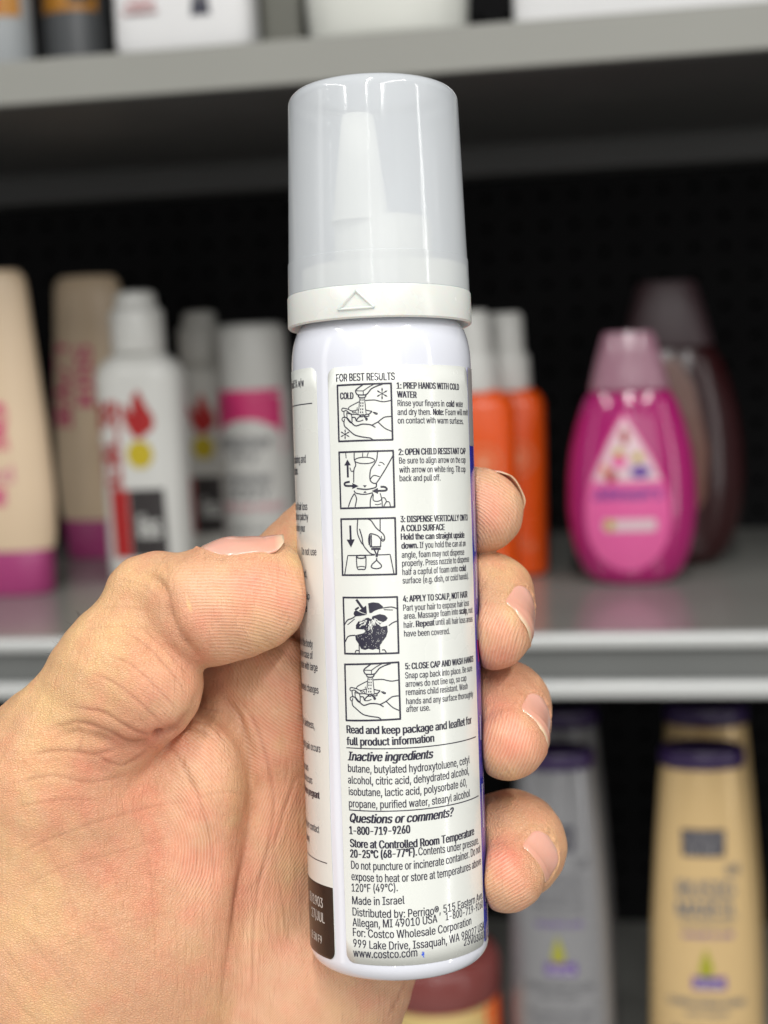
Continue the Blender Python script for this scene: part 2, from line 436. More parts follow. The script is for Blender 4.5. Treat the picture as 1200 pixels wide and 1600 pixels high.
def stroke(mb, pts, w, fn, sub=0.0006):
    """flat ribbon with mitred joints along surface polyline pts (surface metres)"""
    q = []
    for a, c in zip(pts, pts[1:]):
        n = max(1, int(math.hypot(c[0] - a[0], c[1] - a[1]) / sub))
        q += [(a[0] + (c[0] - a[0]) * i / n, a[1] + (c[1] - a[1]) * i / n) for i in range(n)]
    q.append(pts[-1]); v = []; h = w / 2
    for i, p in enumerate(q):
        a = q[max(0, i - 1)]; c = q[min(len(q) - 1, i + 1)]
        dx, dy = c[0] - a[0], c[1] - a[1]; l = math.hypot(dx, dy) or 1
        nx, ny = -dy / l * h, dx / l * h
        v += [fn(p[0] - nx, p[1] - ny), fn(p[0] + nx, p[1] + ny)]
    mb.add(v, [(2 * i, 2 * i + 1, 2 * i + 3, 2 * i + 2) for i in range(len(q) - 1)])
INK = lambda s_, t_: on_can(s_, t_, 0.00011)
for a, c in ((R8(358, 205), R8(1070, 145)), (R8(372, 548), R8(1085, 470))):
    stroke(tm, [px_to_label(*a), px_to_label(*c)], 1.5 * MMP, INK)
tm.build('lettering', m_ink, lab)
tb = MB()
LEFT = [('minoxidil 5% w/w', 475,603.5,12,0), ('hair coloring and', 478,723,12,0), ('infection.', 466,741.5,12,0), ('cause of hair loss', 480.5,797,11.5,0),
        ('sudden or patchy', 482,813,11.5,0), ('reason for your', 477,831,11.5,0), ('Do not use', 494.6,868,11.5,0), ('red, inflamed,', 480,902,11.5,0),
        ('use on the scalp', 484,937,11.5,0), ('if you have', 480,956,11.5,B), ('parts of the body', 489,1012,11.5,0), ('wash in case of', 489,1030,11.5,0),
        ('rinse areas with large', 496.6,1049,11.5,0), ('unwanted changes', 498,1084,11.5,0), ('chest pain, faintness,', 491.6,1139,11.5,0),
        ('weight gain occurs', 501,1176,11.5,0), ('redness occurs', 482,1205,11.5,0), ('irritation occurs', 488.3,1225.5,11.5,0), ('not when pregnant', 499.6,1248.6,11.5,B),
        ('use it.', 478,1273.5,11.5,0), ('get help or contact', 499,1302,11.5,0), ('right away', 484,1316,11.5,0)]
for s, x, y, h, bo in LEFT:
    put_text(tb, s, None, px_to_label(x, y), h * MMP, INK, bo, 0, xw=0.60)
for (x, y) in ((488, 630), (511.4, 1349)):
    s, t = px_to_label(x, y); stroke(tb, [(s, t), (s - 0.02, t)], 1.5 * MMP, INK)
tb.build('lettering', m_ink, labB)
ts = MB()
for s, x, y in (('8V1903', 504.8, 1419), ('27/JUL', 507.7, 1443), ('8 5N F9', 503.5, 1475)):
    put_text(ts, s, None, px_to_label(x, y), (15 if y < 1450 else 12) * MMP, lambda a, c: on_can(a, c, 0.00013), 0.0, 0, xw=0.66)
ts.build('date_stamp', m_stamp, labB)
# strip of white and pink marks printed down the blue front label
fb = MB()
for (ya, yb, ds) in ((782, 860, .0009), (880, 935, .0011), (960, 1010, .0008), (1120, 1160, .001), (1230, 1300, .0009), (1395, 1420, .0008)):
    t0 = px_to_label(745, ya)[1]; t1 = px_to_label(745, yb)[1]
    stroke(fb, [(sC0 + ds + .0006, t0), (sC0 + ds + .0006, t1)], 0.0005, lambda a, c: on_can(a, c, 0.00012), .002)
fb.build('printed_marks', mat('print_white', (.7, .7, .72), .3), labC)
pk = MB()
stroke(pk, [(sC0 + .0012, px_to_label(745, 1000)[1]), (sC0 + .0018, px_to_label(745, 1035)[1])], .0008, lambda a, c: on_can(a, c, 0.00013))
pk.build('printed_marks', mat('print_magenta', (.5, .03, .18), .3), labC)
# blue pen smear by the web address
pb = MB()
for i in range(14):
    x, y = 661 + rnd.gauss(0, 1.2), 1489 + rnd.gauss(0, 3.2)
    stroke(pb, [px_to_label(x, y), px_to_label(x + rnd.uniform(-1, 1.5), y + rnd.uniform(1, 4))], rnd.uniform(.6, 1.8) * MMP, lambda a, c: on_can(a, c, .00011 + i * 1e-6))
pb.build('pen_mark', m_pen, lab)

# ------------------------------------------------------------------ pictograms
def smooth(pts, n=5, closed=False):
    out = []; m = len(pts)
    rng = range(m if closed else m - 1)
    for i in rng:
        g = (lambda k: pts[k % m]) if closed else (lambda k: pts[min(max(k, 0), m - 1)])
        p0, p1, p2, p3 = g(i - 1), g(i), g(i + 1), g(i + 2)
        for k in range(n):
            t = k / n
            out.append(tuple(.5 * (2 * p1[j] + (p2[j] - p0[j]) * t + (2 * p0[j] - 5 * p1[j] + 4 * p2[j] - p3[j]) * t * t + (3 * p1[j] - p0[j] - 3 * p2[j] + p3[j]) * t ** 3) for j in (0, 1)))
    out.append(pts[0] if closed else pts[-1])
    return out
def fill(mb, pts, fn):
    """polygon laid on the curved wall: split until the pieces follow the curve"""
    todo = [[pts[i] for i in t] for t in tessellate_polygon([[Vector((p[0], p[1], 0)) for p in pts]])]
    while todo:
        t = todo.pop(); l = [math.hypot(t[i][0] - t[(i + 1) % 3][0], t[i][1] - t[(i + 1) % 3][1]) for i in range(3)]; i = l.index(max(l))
        if l[i] > 0.0007:
            a, b_, c = t[i], t[(i + 1) % 3], t[(i + 2) % 3]; m = ((a[0] + b_[0]) / 2, (a[1] + b_[1]) / 2)
            todo += [[a, m, c], [m, b_, c]]
        else: mb.add([fn(*p) for p in t], [(0, 1, 2)])
class Pic:
    """drawing in the coordinates of an enlarged crop (crop origin ox,oy; k crop pixels per photo pixel)"""
    def __init__(s, ox, oy, k, dx=0, dy=0, wl=6): s.o = (ox + dx, oy + dy); s.k = k; s.mb = MB(); s.wb = MB(); s.n = 0
    def m(s, p): return px_to_label(s.o[0] + p[0] / s.k, s.o[1] + p[1] / s.k)
    def fnk(s, wh=False):
        s.n += 1; l = 0.00011 + s.n * 1.5e-7 + (4e-6 if wh else 0)
        return lambda a, c: on_can(a, c, l)
    def line(s, pts, w=1.15, sm=True, closed=False, white=False):
        q = smooth(pts, 5, closed) if sm and len(pts) > 2 else list(pts) + ([pts[0]] if closed else [])
        stroke(s.wb if white else s.mb, [s.m(p) for p in q], w * 1.2 * MMP, s.fnk(white), 0.0004)
    def poly(s, pts, white=False): fill(s.wb if white else s.mb, [s.m(p) for p in pts], s.fnk(white))
    def frame(s, a, b_, c, d, w=2.2):
        e = w * s.k / 2
        s.line([(a[0] - e, a[1]), (b_[0] + e, b_[1])], w, False); s.line([b_, c], w, False); s.line([(c[0] + e, c[1]), (d[0] - e, d[1])], w, False); s.line([d, a], w, False)
    def arrow(s, a, c, hw, hl, w=2.4):
        d = Vector((c[0] - a[0], c[1] - a[1])); d.normalize(); n = Vector((-d.y, d.x)); e = Vector(c) - d * hl
        s.line([a, tuple(e)], w, False); s.poly([c, tuple(e + n * hw), tuple(e - n * hw)])
    def flake(s, c, r):
        for i in range(6):
            a = math.radians(90 + 60 * i); d = Vector((math.cos(a), -math.sin(a))); n = Vector((-d.y, d.x)); o = Vector(c)
            s.poly([tuple(o + d * r * .12), tuple(o + d * r * .7 + n * r * .13), tuple(o + d * r), tuple(o + d * r * .7 - n * r * .13)])
            s.line([tuple(o), tuple(o + d * r * .5)], .8, False)
    def done(s, name):
        o = s.mb.build(name, m_ink, lab)
        if s.wb.v: pass
        return o
def hands_drawing(p):
    L_ = p.line
    L_([(540, 125), (420, 215), (412, 260), (435, 300), (480, 310), (590, 305), (640, 260), (690, 200), (790, 150), (890, 118)], 1.5)
    L_([(412, 235), (545, 238)], 1, False); L_([(545, 238), (545, 300)], 1, False); L_([(545, 238), (640, 170), (735, 120)], 1.1)
    L_([(455, 315), (470, 350), (520, 362), (575, 350), (595, 312)], 1.5)
    L_([(482, 368), (468, 540), (448, 650)], 1, False); L_([(565, 368), (580, 480), (595, 640)], 1, False)
    for x in (503, 540):
        for y in (385, 440, 490, 550, 605): L_([(x - (y - 385) * .03, y), (x - (y - 385) * .03, y + 28)], 1.3, False)
    L_([(470, 432), (400, 465), (290, 530), (296, 575), (360, 595), (440, 575)], 1.1)
    L_([(580, 408), (740, 400), (830, 420), (920, 430), (1050, 405)], 1.3)
    L_([(290, 568), (190, 545), (165, 560), (165, 590), (195, 605), (240, 590), (330, 650), (420, 655), (500, 668), (560, 655)], 1.2)
    L_([(200, 600), (205, 680), (235, 715), (255, 700), (250, 640), (262, 615)], 1.2)
    L_([(262, 640), (330, 660), (345, 760), (335, 810), (290, 780), (250, 720)], 1.2)
    L_([(235, 712), (185, 712), (165, 745), (185, 780), (205, 775), (212, 735)], 1.2)
    L_([(200, 775), (210, 860), (270, 920), (380, 1015), (480, 1050), (600, 1070), (670, 1080), (715, 1110)], 1.4)
    L_([(255, 715), (330, 800), (410, 862), (520, 832), (640, 836), (700, 852), (760, 890)], 1.5)
    L_([(695, 850), (800, 795), (870, 740), (930, 705), (1050, 692)], 1.4)
    L_([(810, 795), (900, 880), (960, 920), (1060, 962)], 1.3)
    L_([(590, 578), (660, 595), (700, 600)], 1.2); L_([(700, 600), (650, 650), (600, 655), (560, 690), (610, 740)], 1.4)
    L_([(720, 620), (760, 625), (795, 640), (785, 655), (755, 645), (735, 628)], 1.2, closed=True)
    L_([(345, 710), (400, 715), (420, 770), (440, 735), (480, 700), (540, 700)], 1.4)
    L_([(420, 775), (480, 780), (545, 755)], 1.1); L_([(585, 730), (600, 760), (618, 745), (605, 720)], 1.2, closed=True)
    L_([(440, 530), (435, 570), (460, 580)], .8); L_([(370, 600), (350, 615), (380, 630), (410, 610), (425, 660)], .9)
    L_([(480, 690), (520, 665), (560, 690), (640, 690), (640, 655)], 1.3)
p1 = Pic(520, 590, 1200 / 105)
p1.frame((84, 142), (1040, 103), (1068, 1110), (112, 1140))
hands_drawing(p1); p1.flake((880, 285), 112); p1.flake((222, 1012), 92)
v_, a_, c_ = None, p1.m((138, 388)), p1.m((368, 382))
put_text(p1.mb, 'COLD', a_, c_, 9.8 * MMP, INK, B, 0)
p1.done('pictogram')
p2 = Pic(525, 695, 800 / 105)
p2.frame((38, 90), (680, 70), (698, 740), (58, 757), 2.2)
p2.arrow((143, 388), (137, 175), 40, 70, 2.6)
p2.line([(165, 440), (115, 450), (103, 470), (120, 488), (190, 490)], 2.4); p2.arrow((170, 490), (270, 492), 36, 75, 2.4)
p2.line([(530, 500), (580, 502), (605, 525), (585, 545), (500, 548)], 2.4); p2.arrow((520, 548), (425, 550), 36, 75, 2.4)
p2.line([(342 + 118 * math.cos(a * math.pi / 8), 186 + 38 * math.sin(a * math.pi / 8)) for a in range(16)], 1.2, closed=True)
p2.line([(218, 95), (218, 170), (236, 240), (214, 300), (212, 450)], 1.3); p2.line([(495, 85), (485, 170), (455, 230), (412, 300), (405, 410), (440, 455), (480, 458)], 1.4)
p2.line([(678, 128), (600, 270), (520, 400), (480, 458)], 1.4); p2.line([(408, 410), (450, 365), (520, 380)], 1.2)
p2.line([(480, 455), (478, 500), (430, 520), (350, 530), (250, 520)], 1.6); p2.line([(216, 545), (240, 575), (340, 590), (440, 570)], 1.3)
p2.poly([(320, 482), (366, 482), (344, 508)]); p2.poly([(326, 572), (366, 570), (346, 548)])
p2.line([(318, 95), (318, 140)], 1); p2.line([(385, 92), (370, 140)], 1); p2.line([(116, 95), (122, 160)], 1); p2.line([(165, 270), (185, 315), (212, 310)], 1.1)
p2.line([(500, 240), (530, 250)], 1); p2.line([(515, 208), (550, 212), (578, 240)], 1)
p2.line([(218, 580), (180, 650), (148, 740)], 1.3); p2.line([(218, 580), (245, 640), (228, 740)], 1.3); p2.line([(215, 590), (185, 640)], 1)
p2.line([(440, 580), (412, 650), (408, 740)], 1.3); p2.line([(445, 590), (445, 660), (500, 672), (545, 650)], 1.2); p2.line([(525, 575), (545, 650), (552, 735)], 1.2)
p2.line([(545, 635), (575, 630), (598, 665), (595, 690)], 1.2); p2.line([(568, 735), (600, 680), (635, 685), (648, 735)], 1.2); p2.line([(465, 708), (500, 712), (540, 700)], 1)
p2.done('pictogram')
p3 = Pic(525, 695, 800 / 105)
p3.frame((62, 885), (703, 870), (718, 1540), (80, 1551), 2.2)
p3.arrow((170, 960), (180, 1222), 48, 95, 2.6)
p3.line([(260, 890), (255, 1040), (300, 1160), (330, 1190)], 1.3); p3.line([(280, 1000), (310, 1100), (328, 1195), (390, 1275), (430, 1302), (465, 1305)], 1.4)
p3.line([(380, 884), (420, 905), (480, 990), (560, 1060), (580, 1110), (570, 1140), (545, 1140), (500, 1085), (430, 1060), (400, 1070), (390, 1150), (415, 1220)], 1.4)
p3.line([(525, 880), (526, 1025)], 1.3, False); p3.line([(420, 1070), (422, 1215)], 1.4, False); p3.line([(533, 1130), (532, 1215)], 1.4, False)
p3.line([(400, 1080), (398, 1190)], 2.4, False)
p3.line([(418, 1215), (535, 1213)], 1.6, False); p3.line([(420, 1240), (532, 1238)], 2.6, False); p3.line([(455, 1250), (475, 1290), (480, 1335)], 1.6); p3.line([(505, 1250), (495, 1290), (490, 1335)], 1.6)
p3.line([(484, 1345), (480, 1375), (430, 1425), (425, 1460), (480, 1475), (535, 1460), (538, 1430), (500, 1390), (484, 1372)], 1.4)
p3.line([(105, 1545), (142, 1318), (460, 1312)], 1.3, False); p3.line([(500, 1311), (645, 1305), (690, 1535)], 1.3, False)
p3.line([(300 + 55 * math.cos(a * math.pi / 6), 1333 + 18 * math.sin(a * math.pi / 6)) for a in range(12)], 1.5, closed=True)
p3.line([(244, 1335), (255, 1470), (303, 1482), (352, 1470), (357, 1335)], 1.3); p3.line([(255, 1455), (303, 1447), (352, 1455)], 1); p3.line([(540, 1085), (545, 1120), (570, 1125)], 1)
p3.done('pictogram')
p4 = Pic(530, 925, 800 / 105)
p4.frame((50, 65), (690, 58), (708, 725), (70, 733), 2.2)
p4.poly([(345, 135), (400, 122), (470, 130), (520, 170), (525, 195), (470, 205), (420, 225), (385, 250), (360, 250)])
p4.poly([(395, 290), (480, 262), (545, 275), (578, 310), (560, 340), (500, 372), (475, 400), (400, 400), (385, 330)])
p4.poly([(200, 440), (200, 395), (230, 350), (290, 320), (345, 305), (400, 330), (400, 445), (290, 445)])
p4.poly([(290, 440), (400, 395), (478, 395), (500, 415), (572, 400), (578, 470), (560, 530), (510, 600), (485, 640), (475, 685), (440, 675), (400, 688), (350, 675), (310, 690), (262, 675), (235, 620), (200, 570), (190, 515), (290, 490), (315, 465)])
p4.poly([(178, 235), (200, 215), (255, 245), (330, 270), (250, 285), (190, 290), (172, 262)])
p4.arrow((205, 90), (330, 265), 55, 90, 3)
p4.line([(62, 395), (100, 335), (150, 315), (190, 290)], 1.4); p4.line([(75, 590), (110, 528), (190, 515)], 1.4); p4.line([(690, 198), (620, 178), (525, 190)], 1.4)
p4.line([(690, 345), (640, 365), (590, 400)], 1.4); p4.line([(100, 390), (150, 350), (185, 320)], 1); p4.line([(530, 210), (640, 214)], 1)
p4.line([(190, 212), (235, 182)], 2.2, False)
p4.line([(238, 620), (240, 725)], 1.3, False); p4.line([(480, 650), (482, 722)], 1.3, False); p4.line([(190, 725), (205, 695), (235, 700)], 1.2); p4.line([(510, 690), (540, 690), (560, 720)], 1.4)
for i in range(60):
    a = math.radians(rnd.uniform(15, 165)); r0 = rnd.uniform(40, 120); r1 = r0 + rnd.uniform(18, 60)
    p4.line([(365 + math.cos(a) * r0, 300 + math.sin(a) * r0), (365 + math.cos(a) * r1 + rnd.uniform(-8, 8), 300 + math.sin(a) * r1)], rnd.uniform(.5, 1.0), False, white=True)
for i in range(90):
    x = rnd.uniform(220, 555); y = rnd.uniform(430, 660)
    if abs(x - 385) < 190 - max(0, y - 520) * .75: p4.line([(x, y), (x + rnd.uniform(-5, 5), y + rnd.uniform(6, 14))], .35, False, white=True)
p4.line([(322, 140), (345, 235)], 1.3, False, white=True)
o4 = p4.done('pictogram'); p4.wb.build('hair_lines', m_label, lab)
p5 = Pic(520, 590, 1200 / 105, 13.6, 436.5)
q = lambda x, y: ((x - 13.6 - 520) * 1200 / 105, (y - 436.5 - 590) * 1200 / 105)
p5.frame((62, 132), (1018, 92), (1050, 1105), (88, 1132))
p5.o = (532.8, 1026.5)
hands_drawing(p5); p5.done('pictogram')
# ------------------------------------------------------------------ the hand (signed distance field -> one continuous skin)
MM = 1000.0
VOX = 0.32                                         # mm
lo = np.array([-84.0, -138.0, -322.0]); hi = np.array([40.0, 14.0, -250.0])
# grid in camera-frame millimetres
nx, ny, nz3 = [int(v) for v in np.ceil((hi - lo) / VOX)]
ax_ = [lo[i] + VOX * np.arange(n, dtype=np.float32) for i, n in enumerate((nx, ny, nz3))]
BIG = np.float32(12.0)
def new(): return np.full((nx, ny, nz3), BIG, dtype=np.float32)
def Q(px, py, z): return np.array(P(px, py, z)) * MM
def rad(r, z): return r * MMP * MM * (1 - z / F)
def window(pmin, pmax, m):
    sl = []
    for i in range(3):
        a = int(max(0, math.floor((pmin[i] - m - lo[i]) / VOX))); b_ = int(min((nx, ny, nz3)[i], math.ceil((pmax[i] + m - lo[i]) / VOX) + 1))
        if b_ <= a: return None
        sl.append(slice(a, b_))
    return tuple(sl)
def coords(sl):
    return (ax_[0][sl[0]][:, None, None], ax_[1][sl[1]][None, :, None], ax_[2][sl[2]][None, None, :])
def smin(a, b_, k):
    h = np.maximum(k - np.abs(a - b_), 0) / k
    return np.minimum(a, b_) - h * h * k * 0.25
def add_cap(g, A, ra, B_, rb, k=4.0, flat=None):
    """tapered capsule; points are (px,py,z), radii in photo pixels; flat=(dir, factor) squashes across dir"""
    a = Q(*A); b_ = Q(*B_); ra = rad(ra, A[2]); rb = rad(rb, B_[2])
    m = k + 1.5
    r = max(ra, rb); sl = window(np.minimum(a, b_) - r, np.maximum(a, b_) + r, m)
    if sl is None: return
    X, Y, Z = coords(sl); d = b_ - a; dd = float(d @ d) + 1e-9
    px, py, pz = X - a[0], Y - a[1], Z - a[2]
    h = np.clip((px * d[0] + py * d[1] + pz * d[2]) / dd, 0, 1)
    qx, qy, qz = px - h * d[0], py - h * d[1], pz - h * d[2]
    if flat is not None:
        n = np.array(flat[0], float); n /= np.linalg.norm(n); f = flat[1]
        s = (qx * n[0] + qy * n[1] + qz * n[2]) * (1 / f - 1)
        qx, qy, qz = qx + s * n[0], qy + s * n[1], qz + s * n[2]
    dist = np.sqrt(qx * qx + qy * qy + qz * qz) - (ra + (rb - ra) * h)
    g[sl] = smin(g[sl], dist.astype(np.float32), k)
def add_ell(g, C, radii, k=4.0, rotz=0.0, roty=0.0):
    c = Q(*C); r = np.array([rad(v, C[2]) for v in radii]); R_ = float(max(r))
    sl = window(c - R_, c + R_, k + 1.5)
    if sl is None: return
    X, Y, Z = coords(sl); px, py, pz = X - c[0], Y - c[1], Z - c[2]
    ca, sa = math.cos(rotz), math.sin(rotz)
    qx, qy = ca * px + sa * py, -sa * px + ca * py
    cb, sb = math.cos(roty), math.sin(roty)
    qx, qz = cb * qx + sb * pz, -sb * qx + cb * pz
    k0 = np.sqrt((qx / r[0]) ** 2 + (qy / r[1]) ** 2 + (qz / r[2]) ** 2)
    k1 = np.sqrt((qx / r[0] ** 2) ** 2 + (qy / r[1] ** 2) ** 2 + (qz / r[2] ** 2) ** 2) + 1e-6
    g[sl] = smin(g[sl], (k0 * (k0 - 1) / k1).astype(np.float32), k)
def merge(a, b_, k):
    return smin(a, b_, k)

# --- thumb, far joint (distal phalanx with its pulp)
TA, TRA, TB, TRB = (306, 950, 62), 81, (401, 918, 52), 73
thumb = new()
add_cap(thumb, TA, TRA, TB, TRB, 2)
add_ell(thumb, (352, 950, 78), (95, 72, 66), 7, rotz=0.3)
add_cap(thumb, (222, 938, 48), 60, (306, 948, 60), 79, 4)
add_cap(thumb, (372, 910, 50), 64, (428, 902, 42), 47, 4)
add_ell(thumb, (408, 958, 70), (52, 42, 50), 6, rotz=.5)
# --- thumb, near joint, fleshing out towards the ball of the thumb
prox = new()
add_cap(prox, (236, 944, 46), 68, (196, 1052, 52), 104, 5)
add_cap(prox, (196, 1052, 52), 104, (100, 1205, 16), 124, 5)
add_ell(prox, (236, 1074, 80), (77, 80, 76), 4)
add_ell(prox, (222, 905, 36), (38, 34, 40), 4)
add_ell(prox, (258, 897, 40), (34, 32, 40), 3)
g = merge(thumb, prox, 1.6)
# --- ball of the thumb and wrist side
ball = new()
add_ell(ball, (150, 1380, -40), (245, 265, 150), 6, rotz=0.05)
add_ell(ball, (296, 1238, -14), (94, 124, 88), 4, rotz=-0.15)
add_cap(ball, (96, 1246, 0), 146, (40, 1560, -60), 200, 8)
add_cap(ball, (150, 1500, -50), 190, (150, 2060, -130), 220, 10)
add_cap(ball, (250, 1560, -75), 130, (270, 2060, -130), 200, 10)
# position-dependent blend: crisp fold under the thumb on the palm side, seamless on the back
X3 = ax_[0][:, None, None]
kk = np.clip((Q(225, 1100, 0)[0] - X3) / (Q(225, 0, 0)[0] - Q(60, 0, 0)[0]), 0, 1) * 9 + 0.9
g = smin(g, ball, kk.astype(np.float32)); del ball, thumb, prox
# --- palm
palm = new()
add_cap(palm, (262, 1180, -120), 74, (448, 990, -130), 76, 8)
add_cap(palm, (262, 1180, -110), 76, (430, 1080, -120), 84, 8)
add_cap(palm, (440, 1062, -112), 92, (330, 1500, -130), 130, 8)
add_ell(palm, (430, 1072, -74), (74, 92, 66), 3)
add_cap(palm, (520, 1080, -230), 100, (425, 1560, -150), 118, 6)
add_cap(palm, (600, 1200, -262), 100, (485, 1545, -165), 120, 5)
add_cap(palm, (650, 1330, -262), 90, (506, 1530, -155), 122, 4)
add_cap(palm, (508, 1535, -152), 126, (330, 2060, -165), 165, 5)
add_cap(palm, (330, 1500, -130), 140, (300, 2060, -150), 180, 8)
g = smin(g, palm, np.float32(2.0)); del palm
# --- fingers behind the can, tips coming forward on its right
def finger(pts, k=3.0, kroot=3.5):
    f = new()
    for (A, ra), (B_, rb) in zip(pts, pts[1:]): add_cap(f, A, ra, B_, rb, k)
    return f
index_f = finger([((452, 915, -92), 84), ((585, 775, -226), 76), ((680, 796, -150), 66), ((752, 799, -62), 62)])
middle_f = finger([((540, 1040, -230), 88), ((690, 930, -262), 80), ((752, 938, -120), 72), ((762, 938, -70), 70), ((773, 985, -6), 60)])
ring_f = finger([((600, 1160, -262), 86), ((720, 1090, -262), 80), ((775, 1105, -130), 74), ((786, 1112, -80), 72), ((796, 1157, -6), 61)])
pinky_f = finger([((650, 1330, -262), 80), ((735, 1330, -250), 74), ((800, 1316, -130), 76), ((806, 1322, -70), 74), ((795, 1366, 6), 58)])
g = smin(g, index_f, np.float32(1.6))
fing = smin(middle_f, index_f, np.float32(0.7)); fing = smin(fing, ring_f, np.float32(0.7)); fing = smin(fing, pinky_f, np.float32(0.7))
g = smin(g, fing, np.float32(2.0)); del fing, index_f, middle_f, ring_f, pinky_f
# --- gentle flesh unevenness
X, Y, Z = ax_[0][:, None, None], ax_[1][None, :, None], ax_[2][None, None, :]
g += (0.22 * np.sin(X * .31 + 1.3) * np.sin(Y * .27 + .4) * np.sin(Z * .29) + 0.10 * np.sin(X * .83 + Y * .31) * np.sin(Y * .71 - Z * .5 + 2)).astype(np.float32)
# --- the skin gives way round the can (contact)
ub = np.array(up_c); bb = np.array(base_c) * MM
dx, dy, dz = X - bb[0], Y - bb[1], Z - bb[2]
t_ = dx * ub[0] + dy * ub[1] + dz * ub[2]
rr_ = np.sqrt(np.maximum(dx * dx + dy * dy + dz * dz - t_ * t_, 0))
cr_ = np.where(t_ < 3.4, R * MM - 3.4 + np.sqrt(np.maximum(3.4 ** 2 - (3.4 - np.clip(t_, 0, 3.4)) ** 2, 0)), R * MM)
cand = (np.maximum(rr_ - cr_, -t_) - 0.16).astype(np.float32)
k = np.float32(1.2); h = np.maximum(k - np.abs(g + cand), 0) / k
g = np.maximum(g, -cand) + h * h * k * 0.25
del dx, dy, dz, t_, rr_, cr_, cand, h
# --- cut at the sleeve end of the forearm (below the picture)
g = np.maximum(g, (lo[1] + 6 - Y).astype(np.float32))

import openvdb
grid = openvdb.FloatGrid(2.0)
grid.copyFromArray(np.clip(g, -2, 2).astype(np.float32), tolerance=0.0)
vp, quads = grid.convertToQuads(isovalue=0.0)
vp = vp * VOX + lo
# drop loose islands and smooth the lattice marks
nv = len(vp)
edges = np.unique(np.sort(np.concatenate([quads[:, [0, 1]], quads[:, [1, 2]], quads[:, [2, 3]], quads[:, [3, 0]]]), axis=1), axis=0)
deg = np.bincount(edges.ravel(), minlength=nv).astype(float)[:, None]
for it in range(10):
    acc = np.zeros_like(vp)
    for c in range(3):
        acc[:, c] = np.bincount(edges[:, 0], vp[edges[:, 1], c], nv) + np.bincount(edges[:, 1], vp[edges[:, 0], c], nv)
    vp += (acc / deg - vp) * (0.5 if it % 2 == 0 else -0.48)

def normals(v):
    n = np.cross(v[quads[:, 2]] - v[quads[:, 0]], v[quads[:, 3]] - v[quads[:, 1]])
    out = np.zeros_like(v)
    for i in range(4):
        for c in range(3): out[:, c] += np.bincount(quads[:, i], n[:, c], nv)
    return out / (np.linalg.norm(out, axis=1)[:, None] + 1e-9)
nrm = normals(vp)
if (nrm * (vp - vp.mean(0))).sum() < 0: quads = quads[:, ::-1].copy(); nrm = -nrm
pxv = 600 + F * vp[:, 0] / -vp[:, 2]; pyv = 800 - F * vp[:, 1] / -vp[:, 2]
zv = (1 + vp[:, 2] / 278.0) * F
face = nrm[:, 2]
